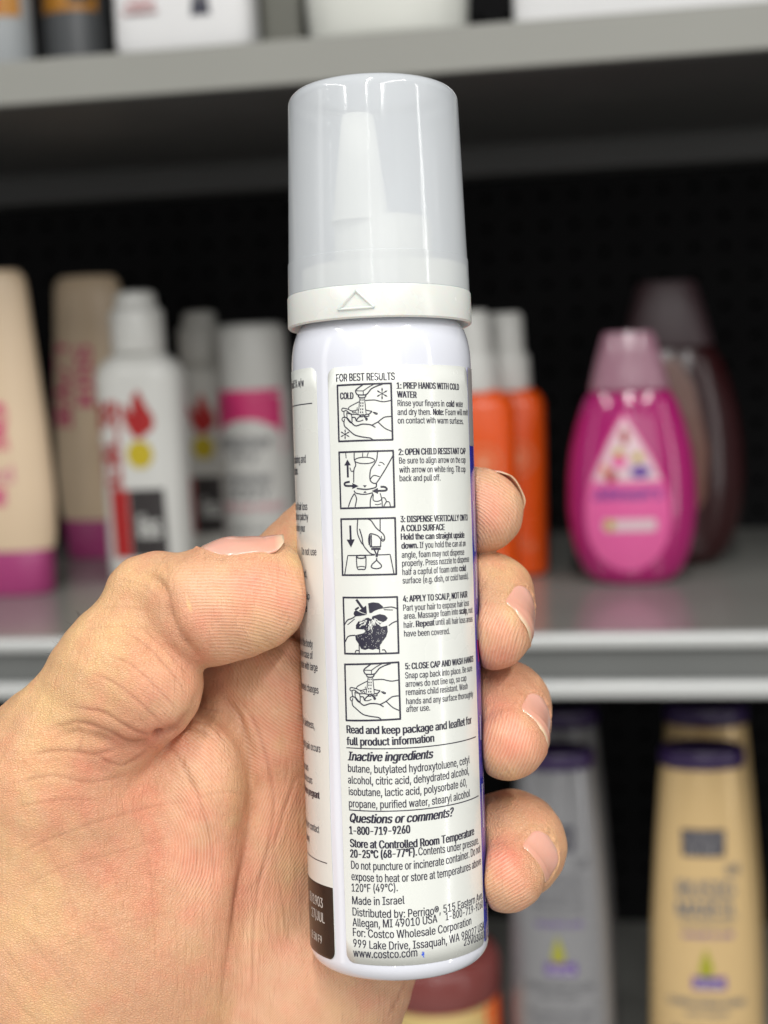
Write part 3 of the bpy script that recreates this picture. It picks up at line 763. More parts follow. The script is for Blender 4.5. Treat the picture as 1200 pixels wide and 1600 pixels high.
# --- creases: (points in photo px, half width px, depth mm, redness with painted shade, [z range])
CREASES = [
 ([(318, 1064), (312, 1092), (296, 1120), (272, 1140), (248, 1150)], 11, .75, .75), ([(248, 1150), (215, 1164), (175, 1158), (130, 1146), (80, 1146)], 10, .42, .35),
 ([(208, 884), (240, 902), (262, 935), (270, 968), (292, 1004), (322, 1040)], 11, .50, .35), ([(322, 1050), (356, 1096), (380, 1148), (393, 1215), (386, 1320), (366, 1440), (345, 1600)], 13, .42, .25),
 ([(262, 1150), (285, 1138), (312, 1140), (340, 1160)], 6, .30, .4), ([(255, 1158), (280, 1185), (300, 1225), (318, 1280)], 6, .28, .3),
 ([(425, 972), (446, 984), (462, 992), (476, 1002)], 7, 1.3, 1.0),
 ([(212, 893), (246, 905), (262, 930), (268, 965), (290, 1003), (318, 1036)], 4.5, .55, .5),
 ([(205, 884), (222, 900), (228, 925)], 3, .22, .3), ([(250, 868), (262, 890), (262, 920)], 2.5, .16, .2),
 ([(180, 905), (215, 912), (250, 938)], 3, .18, .3), ([(150, 952), (190, 948), (240, 955)], 2.5, .16, .3), ([(128, 985), (180, 978), (235, 985)], 2.5, .14, .3),
 ([(192, 985), (230, 1010), (275, 1060), (292, 1090)], 3, .22, .5), ([(165, 1020), (210, 1042), (255, 1085), (278, 1112)], 3, .22, .5),
 ([(140, 1050), (185, 1070), (232, 1110), (252, 1132)], 3, .24, .6), ([(215, 975), (262, 1020), (298, 1062)], 2.5, .18, .4),
 ([(75, 1140), (120, 1128), (165, 1140), (205, 1160), (243, 1152)], 4.5, .50, .8), ([(110, 1105), (160, 1112), (205, 1138), (240, 1150)], 3.5, .34, .8),
 ([(40, 1180), (95, 1172), (150, 1178), (190, 1165)], 4, .34, .7), ([(150, 1180), (190, 1195), (232, 1170)], 3.5, .30, .7), ([(120, 1128), (128, 1155), (118, 1185)], 3, .2, .5),
 ([(15, 1225), (80, 1212), (140, 1222), (200, 1210)], 3.5, .26, .5), ([(20, 1262), (90, 1250), (160, 1250)], 3, .2, .4),
 ([(0, 1350), (70, 1315), (150, 1285), (230, 1262), (300, 1250)], 3.0, .20, .35), ([(10, 1400), (100, 1355), (190, 1330), (290, 1300)], 2.5, .14, .3),
 ([(320, 1056), (345, 1085), (372, 1118), (388, 1165), (393, 1215), (392, 1275), (384, 1330), (374, 1390), (364, 1450), (352, 1520), (343, 1600)], 5, .62, .6),
 ([(262, 1160), (292, 1210), (315, 1260), (330, 1320), (335, 1380)], 3.5, .30, .45), ([(352, 1075), (392, 1120), (418, 1190), (428, 1260), (420, 1320), (402, 1400), (396, 1480), (398, 1560)], 3.5, .34, .5),
 ([(468, 1205), (450, 1250), (432, 1310), (425, 1330)], 3.5, .36, .5), ([(425, 1330), (410, 1365), (385, 1395)], 3, .2, .4), ([(290, 1125), (330, 1135), (352, 1165)], 3, .24, .5),
 ([(300, 1098), (322, 1108), (350, 1112)], 2.5, .2, .5), ([(300, 1250), (350, 1238), (385, 1242)], 2.5, .16, .3), ([(430, 1325), (440, 1400), (455, 1480)], 2.5, .16, .3),
 ([(636, 1528), (622, 1560), (606, 1590)], 3.5, .3, .6), ([(392, 1002), (420, 1030), (440, 1058), (462, 1072)], 2.5, .14, .3), ([(405, 990), (432, 1012), (462, 1030)], 2.5, .14, .3),
 ([(60, 1500), (120, 1470), (200, 1440), (300, 1420)], 2.5, .12, .25), ([(200, 1250), (230, 1330), (240, 1420), (245, 1520)], 2.2, .10, .2),
 ([(120, 1260), (170, 1350), (200, 1440)], 2.2, .10, .2), ([(60, 1300), (110, 1400), (130, 1500)], 2.2, .10, .2),
 ([(0, 1470), (40, 1530), (90, 1590)], 3, .2, .2), ([(0, 1520), (30, 1570), (60, 1600)], 3, .2, .2), ([(30, 1440), (80, 1510), (150, 1590)], 2.5, .14, .2),
 ([(360, 868), (352, 873), (344, 880)], 2.5, .2, .4), ([(286, 866), (292, 885)], 2.5, .18, .2), ([(318, 866), (322, 882)], 2.5, .15, .2),
]
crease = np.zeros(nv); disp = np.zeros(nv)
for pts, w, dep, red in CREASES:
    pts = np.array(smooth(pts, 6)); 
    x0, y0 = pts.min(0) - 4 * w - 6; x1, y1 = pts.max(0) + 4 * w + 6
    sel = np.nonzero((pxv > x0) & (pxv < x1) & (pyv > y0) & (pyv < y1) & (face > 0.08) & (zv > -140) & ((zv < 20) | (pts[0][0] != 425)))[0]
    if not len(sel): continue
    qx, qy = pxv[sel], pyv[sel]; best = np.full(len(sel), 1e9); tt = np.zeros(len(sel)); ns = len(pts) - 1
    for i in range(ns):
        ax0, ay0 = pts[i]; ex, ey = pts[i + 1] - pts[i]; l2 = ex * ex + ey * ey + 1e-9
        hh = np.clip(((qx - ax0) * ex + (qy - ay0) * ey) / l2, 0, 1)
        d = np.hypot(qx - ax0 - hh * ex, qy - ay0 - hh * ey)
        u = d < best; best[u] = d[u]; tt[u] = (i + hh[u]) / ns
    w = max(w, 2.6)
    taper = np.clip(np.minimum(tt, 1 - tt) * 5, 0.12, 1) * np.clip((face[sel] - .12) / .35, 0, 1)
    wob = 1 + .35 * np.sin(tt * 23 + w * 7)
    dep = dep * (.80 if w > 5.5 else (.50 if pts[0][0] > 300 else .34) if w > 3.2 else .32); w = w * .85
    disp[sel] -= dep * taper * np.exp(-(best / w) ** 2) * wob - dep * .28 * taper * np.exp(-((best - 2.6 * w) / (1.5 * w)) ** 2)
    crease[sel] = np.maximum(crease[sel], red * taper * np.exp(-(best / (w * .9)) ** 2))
# the pit where the thumb folds on the palm, its shade painted in dark
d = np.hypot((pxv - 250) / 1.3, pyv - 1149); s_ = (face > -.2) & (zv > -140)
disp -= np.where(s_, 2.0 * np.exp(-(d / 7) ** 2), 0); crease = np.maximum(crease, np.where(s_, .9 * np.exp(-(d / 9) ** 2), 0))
vp = vp + nrm * disp[:, None]
# --- skin colour zones (fraction of red blood under the skin) and yellow pale zones
def blob(cx, cy, rx, ry, rot=0, zmin=-400):
    c, s = math.cos(rot), math.sin(rot); X_, Y_ = pxv - cx, pyv - cy
    return np.exp(-(((c * X_ + s * Y_) / rx) ** 2 + ((-s * X_ + c * Y_) / ry) ** 2)) * (zv > zmin)
redness = (0.85 * blob(405, 915, 42, 38) + .45 * blob(320, 985, 60, 45) + .35 * blob(230, 1060, 75, 55) + .5 * blob(245, 1150, 60, 30) + .35 * blob(150, 1170, 80, 40)
           + .95 * blob(800, 1150, 42, 55, -.5) + .25 * blob(770, 1090, 20, 30) + .85 * blob(785, 1345, 36, 44, .3) + .7 * blob(785, 1010, 34, 45, .2) + .45 * blob(778, 800, 42, 45)
           + .4 * blob(450, 960, 30, 40) + .45 * blob(455, 1130, 40, 120) + .45 * blob(260, 1330, 150, 120) + .3 * blob(420, 1450, 80, 140) + .3 * blob(410, 1180, 25, 80) + .2 * blob(600, 1560, 90, 40) + .3 * blob(100, 1250, 120, 70))
pale = (.9 * blob(462, 870, 14, 40) + .7 * blob(130, 980, 110, 70, -.9) + .35 * blob(60, 1090, 70, 100) + .6 * blob(215, 900, 60, 25) + .7 * blob(765, 1200, 20, 28) + .6 * blob(790, 1235, 60, 25)
        + .6 * blob(800, 960, 12, 30) + .5 * blob(825, 1130, 12, 30, -.4) + .5 * blob(765, 1305, 30, 14) + .5 * blob(790, 890, 50, 20) + .7 * blob(30, 1440, 90, 200) + .5 * blob(120, 1080, 120, 60, -.9) + .4 * blob(860, 1330, 25, 60) + .3 * blob(445, 1290, 40, 80))
pale += 1.6 * blob(296, 947, 2.6, 10, -.28)
# --- friction ridges: a phase (in ridges) running over the skin, and where they show
ph = np.zeros(nv); amp = np.zeros(nv); second = np.zeros(nv)
def zone(mask, phase, a=1.0):
    """the strongest zone gives the ridge phase; where two zones meet, both fade out"""
    m_ = mask * a; up_ = m_ > amp
    second[:] = np.where(up_, amp, np.maximum(second, m_)); amp[up_] = m_[up_]; ph[up_] = phase[up_]
PIT = 5.0
def ramp(v, a, b_): return np.clip((v - a) / (b_ - a), 0, 1)
F1 = (zv > 0) * 1.0
def box_(x0, x1, y0, y1, e=25): return ramp(pxv, x0, x0 + e) * ramp(-pxv, -x1, -x1 + e) * ramp(pyv, y0, y0 + e) * ramp(-pyv, -y1, -y1 + e)
# palm: ridges run down the hand, fanning from the fold under the thumb
ang = np.arctan2(pxv - 120, -(pyv - 1950))
xl = 390 - np.clip((pyv - 1200) / 400, 0, 1) * 45                      # the thenar line
fold = ramp(np.abs(pxv - xl), 4, 26)
zone(ramp(pxv, 330, 370) * ramp(pyv, 1170, 1230) * (pxv < 720) * fold, ang * 840 / PIT + 1.5 * np.sin(pyv * .008))
zone(ramp(pxv, 245, 285) * ramp(pyv, 1112, 1145) * ramp(xl - pxv, 2, 25) * ramp(-pyv, -1520, -1350) * .95, np.hypot(pxv - 180, pyv - 1330) / PIT)
zone(ramp(pxv, 340, 375) * ramp(pyv, 1000, 1022) * ramp(-pyv, -1260, -1180) * (pxv < 500) * (zv < 20) * .98, np.hypot(pxv - 540, pyv - 960) / PIT)
tl = 262 + (pyv - 930) * .50                                           # the thumb's joint line
zone(ramp(pxv - tl, 6, 45) * (pxv < 485) * (pyv < 1045) * (zv > 30) * ramp(pyv, 872, 905), np.hypot((pxv - 330) * .62, (pyv - 1120)) / PIT)
zone(ramp(pxv, 190, 250) * ramp(pyv, 1010, 1050) * (pxv < 325) * ramp(-pyv, -1140, -1120) * (zv > 30) * ramp(tl - pxv, 5, 30) * .7, ((pxv - 100) * -.62 + (pyv - 1000) * .8) / 5.2 + .8 * np.sin(pxv * .03))
R_ = (pxv > 735) * 1.0
zone(R_ * ramp(-pyv, -864, -850), np.hypot(pxv - 700, (pyv - 870) * 1.1) / PIT)
zone(R_ * ramp(pyv, 925, 975) * ramp(-pyv, -1047, -1030) * ramp(795 + (pyv - 930) * .5 - pxv, 0, 18), ((pyv - 900) * .25 + (pxv - 740) * .95) / PIT + 1.2 * np.sin(pyv * .02))
zone(R_ * ramp(pyv, 1090, 1135) * ramp(-pyv, -1224, -1205) * ramp(812 + (pyv - 1090) * .5 - pxv, 0, 18), ((pyv - 1080) * .35 + (pxv - 740) * .9) / PIT + 1.0 * np.sin(pyv * .02))
zone(R_ * ramp(pyv, 1305, 1330) * ramp(785 + (pyv - 1305) * .6 - pxv, 0, 18), ((pyv - 1300) * .8 + (pxv - 740) * .5) / PIT)
amp = (amp - second) * np.clip(face * 1.6, 0, 1)

HORG = np.array([-30.0, -150.0, -290.0])           # object origin: the wrist end
me = bpy.data.meshes.new('hand')
me.vertices.add(nv); me.loops.add(len(quads) * 4); me.polygons.add(len(quads))
me.vertices.foreach_set('co', ((vp - HORG) / MM).astype(np.float32).ravel())
me.loops.foreach_set('vertex_index', quads.astype(np.int32).ravel())
me.polygons.foreach_set('loop_start', np.arange(0, len(quads) * 4, 4, dtype=np.int32))
me.polygons.foreach_set('use_smooth', np.ones(len(quads), dtype=bool))
me.update(); me.validate()
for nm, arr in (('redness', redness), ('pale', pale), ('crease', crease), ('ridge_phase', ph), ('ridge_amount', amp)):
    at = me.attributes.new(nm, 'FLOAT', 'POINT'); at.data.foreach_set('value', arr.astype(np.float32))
hand = bpy.data.objects.new('hand', me); COL.objects.link(hand)
hand.matrix_world = CM @ Matrix.Translation(Vector(HORG / MM))
tag(hand, 'left hand with bare tanned skin gripping the white can, thumb pressed against its left side', 'hand')

# --- skin material
sk = bpy.data.materials.new('skin'); sk.use_nodes = True; nt = sk.node_tree; pb_ = nt.nodes['Principled BSDF']; N = nt.nodes.new; L = nt.links.new
def attr(n):
    a = N('ShaderNodeAttribute'); a.attribute_name = n; return a.outputs['Fac']
def mth(op, a, b_=None, c=None):
    m_ = N('ShaderNodeMath'); m_.operation = op
    for i, v in enumerate((a, b_, c)):
        if v is None: continue
        if isinstance(v, (int, float)): m_.inputs[i].default_value = v
        else: L(v, m_.inputs[i])
    return m_.outputs[0]
def mixc(f, a, b_):
    m_ = N('ShaderNodeMix'); m_.data_type = 'RGBA'
    for i, v in ((0, f), (6, a), (7, b_)):
        if isinstance(v, tuple): m_.inputs[i].default_value = v + (1,)
        elif isinstance(v, (int, float)): m_.inputs[i].default_value = v
        else: L(v, m_.inputs[i])
    return m_.outputs[2]
tc = N('ShaderNodeTexCoord')
def noise(sc, det=3, vec=None, dist=0):
    n = N('ShaderNodeTexNoise'); n.inputs['Scale'].default_value = sc; n.inputs['Detail'].default_value = det; n.inputs['Distortion'].default_value = dist
    L(vec or tc.outputs['Object'], n.inputs['Vector']); return n.outputs['Fac']
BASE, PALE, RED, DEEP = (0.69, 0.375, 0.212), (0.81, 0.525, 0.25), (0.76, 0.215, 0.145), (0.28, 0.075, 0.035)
big = noise(70, 3); fine = noise(420, 3); mid = noise(170, 4)
f1 = mth('MULTIPLY', mth('ADD', attr('pale'), mth('MULTIPLY', mth('SUBTRACT', big, .5), 2.0)), 1.0)
f1 = mth('MINIMUM', mth('MAXIMUM', f1, 0), 1)
c1 = mixc(f1, BASE, PALE)
f2 = mth('ADD', mth('MULTIPLY', attr('redness'), .80), mth('MULTIPLY', mth('SUBTRACT', mid, .52), 1.3))
f2 = mth('MINIMUM', mth('MAXIMUM', f2, 0), 1)
c2 = mixc(f2, c1, RED)
c3 = mixc(mth('MULTIPLY', mth('MINIMUM', attr('crease'), 1), .62), c2, DEEP)  # creases: redder skin, plus fold shade painted in as dark brown
c4 = mixc(mth('MULTIPLY', mth('SUBTRACT', fine, .45), .5), c3, (0.88, 0.56, 0.38))
RIDGE_COL = c4
pb_.inputs['Roughness'].default_value = 0.46; pb_.inputs['Specular IOR Level'].default_value = 0.45
pb_.inputs['Subsurface Weight'].default_value = 0.14; pb_.inputs['Subsurface Scale'].default_value = 0.0009
pb_.inputs['Subsurface Radius'].default_value = (1.0, 0.36, 0.2)
# friction ridges
sn = mth('SINE', mth('MULTIPLY', mth('ADD', attr('ridge_phase'), mth('MULTIPLY', noise(110, 2), 2.2)), 6.2832))
rh = mth('MULTIPLY', mth('MULTIPLY', sn, attr('ridge_amount')), mth('ADD', .25, mth('MULTIPLY', noise(90, 2), 1.1)))
c5 = mixc(mth('MINIMUM', mth('MULTIPLY', mth('MAXIMUM', rh, 0), .38), 1), RIDGE_COL, (0.92, 0.66, 0.50)); L(c5, pb_.inputs['Base Color'])
# fine criss-cross skin texture
vo = N('ShaderNodeTexVoronoi'); vo.feature = 'DISTANCE_TO_EDGE'; vo.inputs['Scale'].default_value = 1750
wv = N('ShaderNodeMixRGB') if False else None
mp = N('ShaderNodeMapping'); mp.inputs['Scale'].default_value = (1.0, 1.6, 1.0); mp.inputs['Rotation'].default_value = (0, 0, .6)
L(tc.outputs['Object'], mp.inputs[0]); L(mp.outputs[0], vo.inputs['Vector'])
vh = mth('MINIMUM', vo.outputs['Distance'], .22)
notr = mth('SUBTRACT', 1.0, mth('MULTIPLY', attr('ridge_amount'), .7))
c6 = mixc(mth('MULTIPLY', mth('SUBTRACT', 1.0, mth('MULTIPLY', vh, 4.5)), mth('MULTIPLY', notr, .30)), c5, (0.58, 0.24, 0.13)); L(c6, pb_.inputs['Base Color'])
# long fine wrinkles
def wr(rot, sc, st):
    m_ = N('ShaderNodeMapping'); m_.inputs['Rotation'].default_value = (0, 0, rot); m_.inputs['Scale'].default_value = (sc, sc * st, sc)
    L(tc.outputs['Object'], m_.inputs[0])
    n = N('ShaderNodeTexNoise'); n.inputs['Scale'].default_value = 1; n.inputs['Detail'].default_value = 3; L(m_.outputs[0], n.inputs['Vector'])
    r_ = mth('ABSOLUTE', mth('SUBTRACT', n.outputs['Fac'], .5)); return mth('MINIMUM', mth('MULTIPLY', r_, 9), 1)
w1 = wr(.9, 620, .16); w2 = wr(-.5, 560, .18); w3 = wr(.15, 240, .14)
hsum = mth('ADD', mth('MULTIPLY', rh, 0.034), mth('MULTIPLY', mth('MULTIPLY', vh, notr), 0.38))
hsum = mth('ADD', hsum, mth('MULTIPLY', mth('ADD', mth('MULTIPLY', w1, w2), mth('MULTIPLY', w3, .6)), 0.09))
hsum = mth('ADD', hsum, mth('MULTIPLY', fine, 0.03))
bp = N('ShaderNodeBump'); bp.inputs['Distance'].default_value = 0.0010; bp.inputs['Strength'].default_value = 1.0
L(hsum, bp.inputs['Height']); L(bp.outputs[0], pb_.inputs['Normal'])
L(mth('ADD', .30, mth('MULTIPLY', mid, .24)), pb_.inputs['Roughness'])
me.materials.append(sk)
# ------------------------------------------------------------------ nails
m_nail = bpy.data.materials.new('nail'); m_nail.use_nodes = True; nt = m_nail.node_tree; pb_ = nt.nodes['Principled BSDF']; N = nt.nodes.new; L = nt.links.new
at_ = N('ShaderNodeAttribute'); at_.attribute_name = 'along'
rp = N('ShaderNodeValToRGB'); L(at_.outputs['Fac'], rp.inputs[0])
el = rp.color_ramp.elements; el[0].position = 0.0; el[0].color = (.80, .47, .36, 1); el[1].position = .88; el[1].color = (.72, .35, .25, 1)
e = el.new(.18); e.color = (.77, .40, .31, 1); e = el.new(.93); e.color = (.74, .46, .32, 1); e = el.new(1.0); e.color = (.78, .60, .40, 1)
L(rp.outputs[0], pb_.inputs['Base Color']); pb_.inputs['Roughness'].default_value = .26; pb_.inputs['Coat Weight'].default_value = .6; pb_.inputs['Coat Roughness'].default_value = .15
pb_.inputs['Subsurface Weight'].default_value = .15; pb_.inputs['Subsurface Scale'].default_value = .001
tcn = N('ShaderNodeTexCoord'); nzn = N('ShaderNodeTexNoise'); nzn.inputs['Scale'].default_value = 700
bpn = N('ShaderNodeBump'); bpn.inputs['Distance'].default_value = .00004; L(tcn.outputs['Object'], nzn.inputs['Vector']); L(nzn.outputs['Fac'], bpn.inputs['Height']); L(bpn.outputs[0], pb_.inputs['Normal'])
NB = []
p_ = lambda a, ax, ln, sv, dirv, r: a + ax * ln * sv + dirv * r
hand_bvh = BVHTree.FromPolygons([Vector(v) for v in (vp / MM)], [tuple(q) for q in quads.tolist()])
def tipnail(name, S, r, n, t, back, fore, ha, **kw):
    """nail on a round fingertip: S centre (px), n = outward, t = along the free edge (both camera frame)"""
    n = np.array(n, float); n /= np.linalg.norm(n); t = np.array(t, float); t -= n * (t @ n); t /= np.linalg.norm(t)
    a = np.cross(n, t); a *= 1 if a[2] > 0 else -1
    A = (S[0] - 100 * a[0], S[1] + 100 * a[1], S[2] - 100 * a[2])
    return nail(name, A, r, S, r, n, 1 - back / 100, 1 + fore / 100, ha, **kw)
def nail(name, A, ra, B_, rb, n, s0, s1, ha, lift=.25, rise=0.0, nu=20, nv_=26):
    """plate following the fingertip: A->B axis, n = where the nail looks (camera frame), s0..s1 along the axis, ha = half angle"""
    a, b_ = Q(*A), Q(*B_); ax = (b_ - a); ln = np.linalg.norm(ax); ax = ax / ln
    n = np.array(n, float); n = n - ax * (n @ ax); n /= np.linalg.norm(n); t = np.cross(ax, n)
    ra, rb = rad(ra, A[2]), rad(rb, B_[2]); vs = []; al = []; hist = {}
    for j in range(nv_ + 1):
        v = j / nv_; s = s0 + (s1 - s0) * v
        r = (ra + (rb - ra) * min(max(s, 0), 1)) + lift + rise * v
        w = math.sqrt(max(0, 1 - (1 - min(v / .38, 1)) ** 2)) if v < .38 else 1
        w *= math.sqrt(1 - .62 * max(0, (v - .80) / .20) ** 3)
        for i in range(nu + 1):
            u = (i / nu * 2 - 1) * w; ph_ = ha * u
            sv = s + (s1 - s0) * (-.07 * u * u if v > .5 else 0) * (v - .5) * 2
            rad_ = r * (1 - .05 * u * u)
            dirv = n * math.cos(ph_) + t * math.sin(ph_); c0 = a + ax * ln * sv
            if v < .80:
                hit = hand_bvh.ray_cast(Vector((c0 + dirv * r * 1.8) / MM), Vector(-dirv), .06)
                hr = (1.8 * r - hit[3] * MM) if hit[0] is not None else r
                if not (.6 * r < hr < 1.4 * r): hr = r
                hist.setdefault(i, []).append(hr)
            h_ = hist[i]; rad_ = h_[-1] if v < .80 else h_[-1] + (h_[-1] - h_[-5]) * .5 * (v - .8) / (4 / nv_)
            ef = max(0, 1 - min(1, v / .16)); es = abs(u / max(ha and w, .001)) if w > .01 else 1
            NB.append((p_(a, ax, ln, sv, dirv, rad_) + (np.sign(u) * .5 * (t * math.cos(ph_) - n * math.sin(ph_)) if es > .93 else 0) - (ax * .5 if v < .05 else 0), dirv, max(es, 1 - v / .16 if v < .16 else 0), v))
            rad_ += lift + rise * v - .28 * ef - .18 * max(0, (v - .9) / .1) - .26 * max(0, (es - .8) / .2) ** 2
            p = c0 + dirv * rad_
            vs.append(Vector((p - HORG) / MM)); al.append(v)
    f = [(j * (nu + 1) + i, j * (nu + 1) + i + 1, (j + 1) * (nu + 1) + i + 1, (j + 1) * (nu + 1) + i) for j in range(nv_) for i in range(nu)]
    o = mesh_obj(name, vs, f, m_nail, hand)
    # make the faces look outward, then give the plate its thickness
    c_ = o.data.polygons[len(f) // 2]
    if c_.normal.dot(Vector(n)) < 0: o.data.flip_normals()
    a_ = o.data.attributes.new('along', 'FLOAT', 'POINT'); a_.data.foreach_set('value', al)
    so = o.modifiers.new('plate', 'SOLIDIFY'); so.thickness = .00020; so.offset = -1
    return o
nail('thumbnail', TA, TRA, TB, TRB, (-.05, .93, .0), .36, 1.66, .86, lift=.20, rise=.0)
nail('fingernail', (680, 796, -150), 66, (752, 799, -62), 62, (.20, .62, -.82), .55, 1.36, .80, lift=.10)
tipnail('fingernail', (768, 962, -38), 65, (.78, .12, .60), (-.50, .80, .40), 44, 30, .66, lift=.20)
tipnail('fingernail', (790, 1134, -42), 66, (.80, .20, .56), (-.50, .80, .40), 44, 28, .68, lift=.20)
tipnail('fingernail', (802, 1342, -34), 68, (.62, .22, .74), (-.58, .76, .30), 40, 26, .60, lift=.20)
# the skin folds up round each nail plate and dips under it
co_ = vp.copy(); acc = np.zeros(nv); rim = [b_ for b_ in NB if b_[2] > .93 and b_[3] < .9]; inn = [b_ for b_ in NB if b_[2] < .85]
for lst, amt, sg in ((rim, .30, .55), (inn, -.30, .45)):
    best = np.full(nv, 1e9)
    for c_ in lst[::1]:
        c3 = c_[0]; s_ = np.nonzero((np.abs(vp[:, 0] - c3[0]) < 1.8) & (np.abs(vp[:, 1] - c3[1]) < 1.8) & (np.abs(vp[:, 2] - c3[2]) < 1.8))[0]
        if len(s_): best[s_] = np.minimum(best[s_], ((vp[s_] - c3) ** 2).sum(1))
    acc += amt * np.exp(-best / sg ** 2)
nr2 = normals(vp); co_ = vp + nr2 * acc[:, None]
me.vertices.foreach_set('co', ((co_ - HORG) / MM).astype(np.float32).ravel()); me.update()
# fine dark hairs on the back of the thumb's root
hb = MB()
for i in range(26):
    x = rnd.uniform(84, 128); y = 1130 - x * 1.25 + rnd.uniform(-4, 6)
    bx = Vector(P(x + 6, y + 4, 20)) ; d = Vector((rnd.uniform(-.9, -.2), rnd.uniform(.3, 1), rnd.uniform(-.3, .3))).normalized() * rnd.uniform(.002, .0038)
    pts = [bx + d * t + Vector((0, 0, .0002 * math.sin(t * 3))) - Vector((0, .0006 * t * t, 0)) for t in (0, .35, .7, 1)]
    v = []
    for k, p_ in enumerate(pts):
        r = .000045 * (1 - k / 4)
        for a in range(3): v.append(p_ + Vector((math.cos(a * 2.1), math.sin(a * 2.1), 0)) * r - Vector(HORG / MM))
    hb.add(v, [(k * 3 + a, k * 3 + (a + 1) % 3, k * 3 + 3 + (a + 1) % 3, k * 3 + 3 + a) for k in range(3) for a in range(3)])
tag(hb.build('hair', mat('hair', (.02, .015, .012), .5), hand), kind='stuff')
# ------------------------------------------------------------------ the shop shelving behind
YF = 0.85
ZU0, ZU1 = 1.495, 1.521          # upper shelf's front lip
ZL0, ZL1 = 1.122, 1.162          # middle shelf's price rail
YB = YF + 0.42
ZB1 = hit_y(1010, 1437, YB).z    # bottom shelf top
m_shelf = worn(mat('shelf_enamel', (0.26, 0.26, 0.24), 0.20, 0.7), 14, .10, .00015, 60, .06)
m_lip = worn(mat('shelf_lip_enamel', (0.27, 0.27, 0.245), 0.42, 0.5), 10, .05, .0001, 90, .06)
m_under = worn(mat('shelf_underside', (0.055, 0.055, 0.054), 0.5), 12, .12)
m_rail = worn(mat('rail_aluminium', (0.52, 0.53, 0.52), 0.33, 0.5, Metallic=0.15), 18, .05)
m_inlay = worn(mat('rail_inlay', (0.13, 0.135, 0.13), 0.45), 14, .06)
m_back = worn(mat('back_panel_black', (0.0065, 0.0065, 0.007), 0.8, .12), 20, .3)
unit = empty('shelf_unit', Matrix.Translation((0, YB, 0)))
tag(unit, 'grey metal shop shelving with black back panel behind the hand', 'shelf')
def ubox(name, bx_, m, parent=unit, bev=.001):
    b_ = MB(); x0, x1, y0, y1, z0, z1 = bx_; off = Vector((0, YB, 0))
    b_.box(x0, x1, y0 - YB, y1 - YB, z0, z1); return b_.build(name, m, parent, bevel=bev)
XL, XR = -1.15, 1.05
# back panel with rows of peg holes (real recesses cut as a lattice of slots would not show: kept as flat black discs painting the holes' shade)
ubox('back_panel', (XL, XR, YB, YB + .02, 0.05, 2.3), m_back)
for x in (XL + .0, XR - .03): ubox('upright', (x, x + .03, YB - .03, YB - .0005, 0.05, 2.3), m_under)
for (z0, z1, kind) in ((ZU0, ZU1, 0), (ZL0, ZL1, 1), (ZB1 - .04, ZB1, 1)):
    bd = ubox('shelf_board', (XL + .035, XR - .035, YF + .003, YB - .002, z1 - .004, z1 - (.0005 if kind else .002)), m_shelf)
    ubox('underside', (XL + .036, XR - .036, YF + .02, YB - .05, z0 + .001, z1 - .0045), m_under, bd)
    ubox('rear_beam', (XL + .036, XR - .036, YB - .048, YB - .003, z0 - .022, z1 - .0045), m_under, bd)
    if kind == 0:
        ubox('front_lip', (XL, XR, YF - .001, YF + .0025, z0, z1), m_lip, bd, .0012)
    else:
        h = z1 - z0
        ubox('rail_edge', (XL, XR, YF - .006, YF + .0025, z1 - h * .235, z1), m_rail, bd, .003)
        ubox('rail_edge', (XL, XR, YF - .007, YF + .0025, z0, z0 + h * .27), m_rail, bd, .003)
        ubox('rail_inlay', (XL, XR, YF + .0005, YF + .0028, z0 + h * .272, z1 - h * .237), m_inlay, bd, 0)
pg = MB()
for i in range(int((XR - XL - .1) / .0254)):
    for j in range(int(1.45 / .0254)):
        x, z = XL + .05 + i * .0254, .72 + j * .0254
        pg.add([(x + .0035 * math.cos(k * math.pi / 3), -.0006, z + .0035 * math.sin(k * math.pi / 3)) for k in range(6)], [(0, 1, 2, 3, 4, 5)])
tag(pg.build('peg_hole', mat('peg_hole_black', (0, 0, 0), 1, 0), unit), kind='stuff')
# shop floor
fl = MB(); fl.box(-4, 4, -5, YB + .5, -.05, 0)
tag(fl.build('floor', worn(mat('floor_tiles', (.55, .54, .51), .35), 3, .05)), kind='structure')

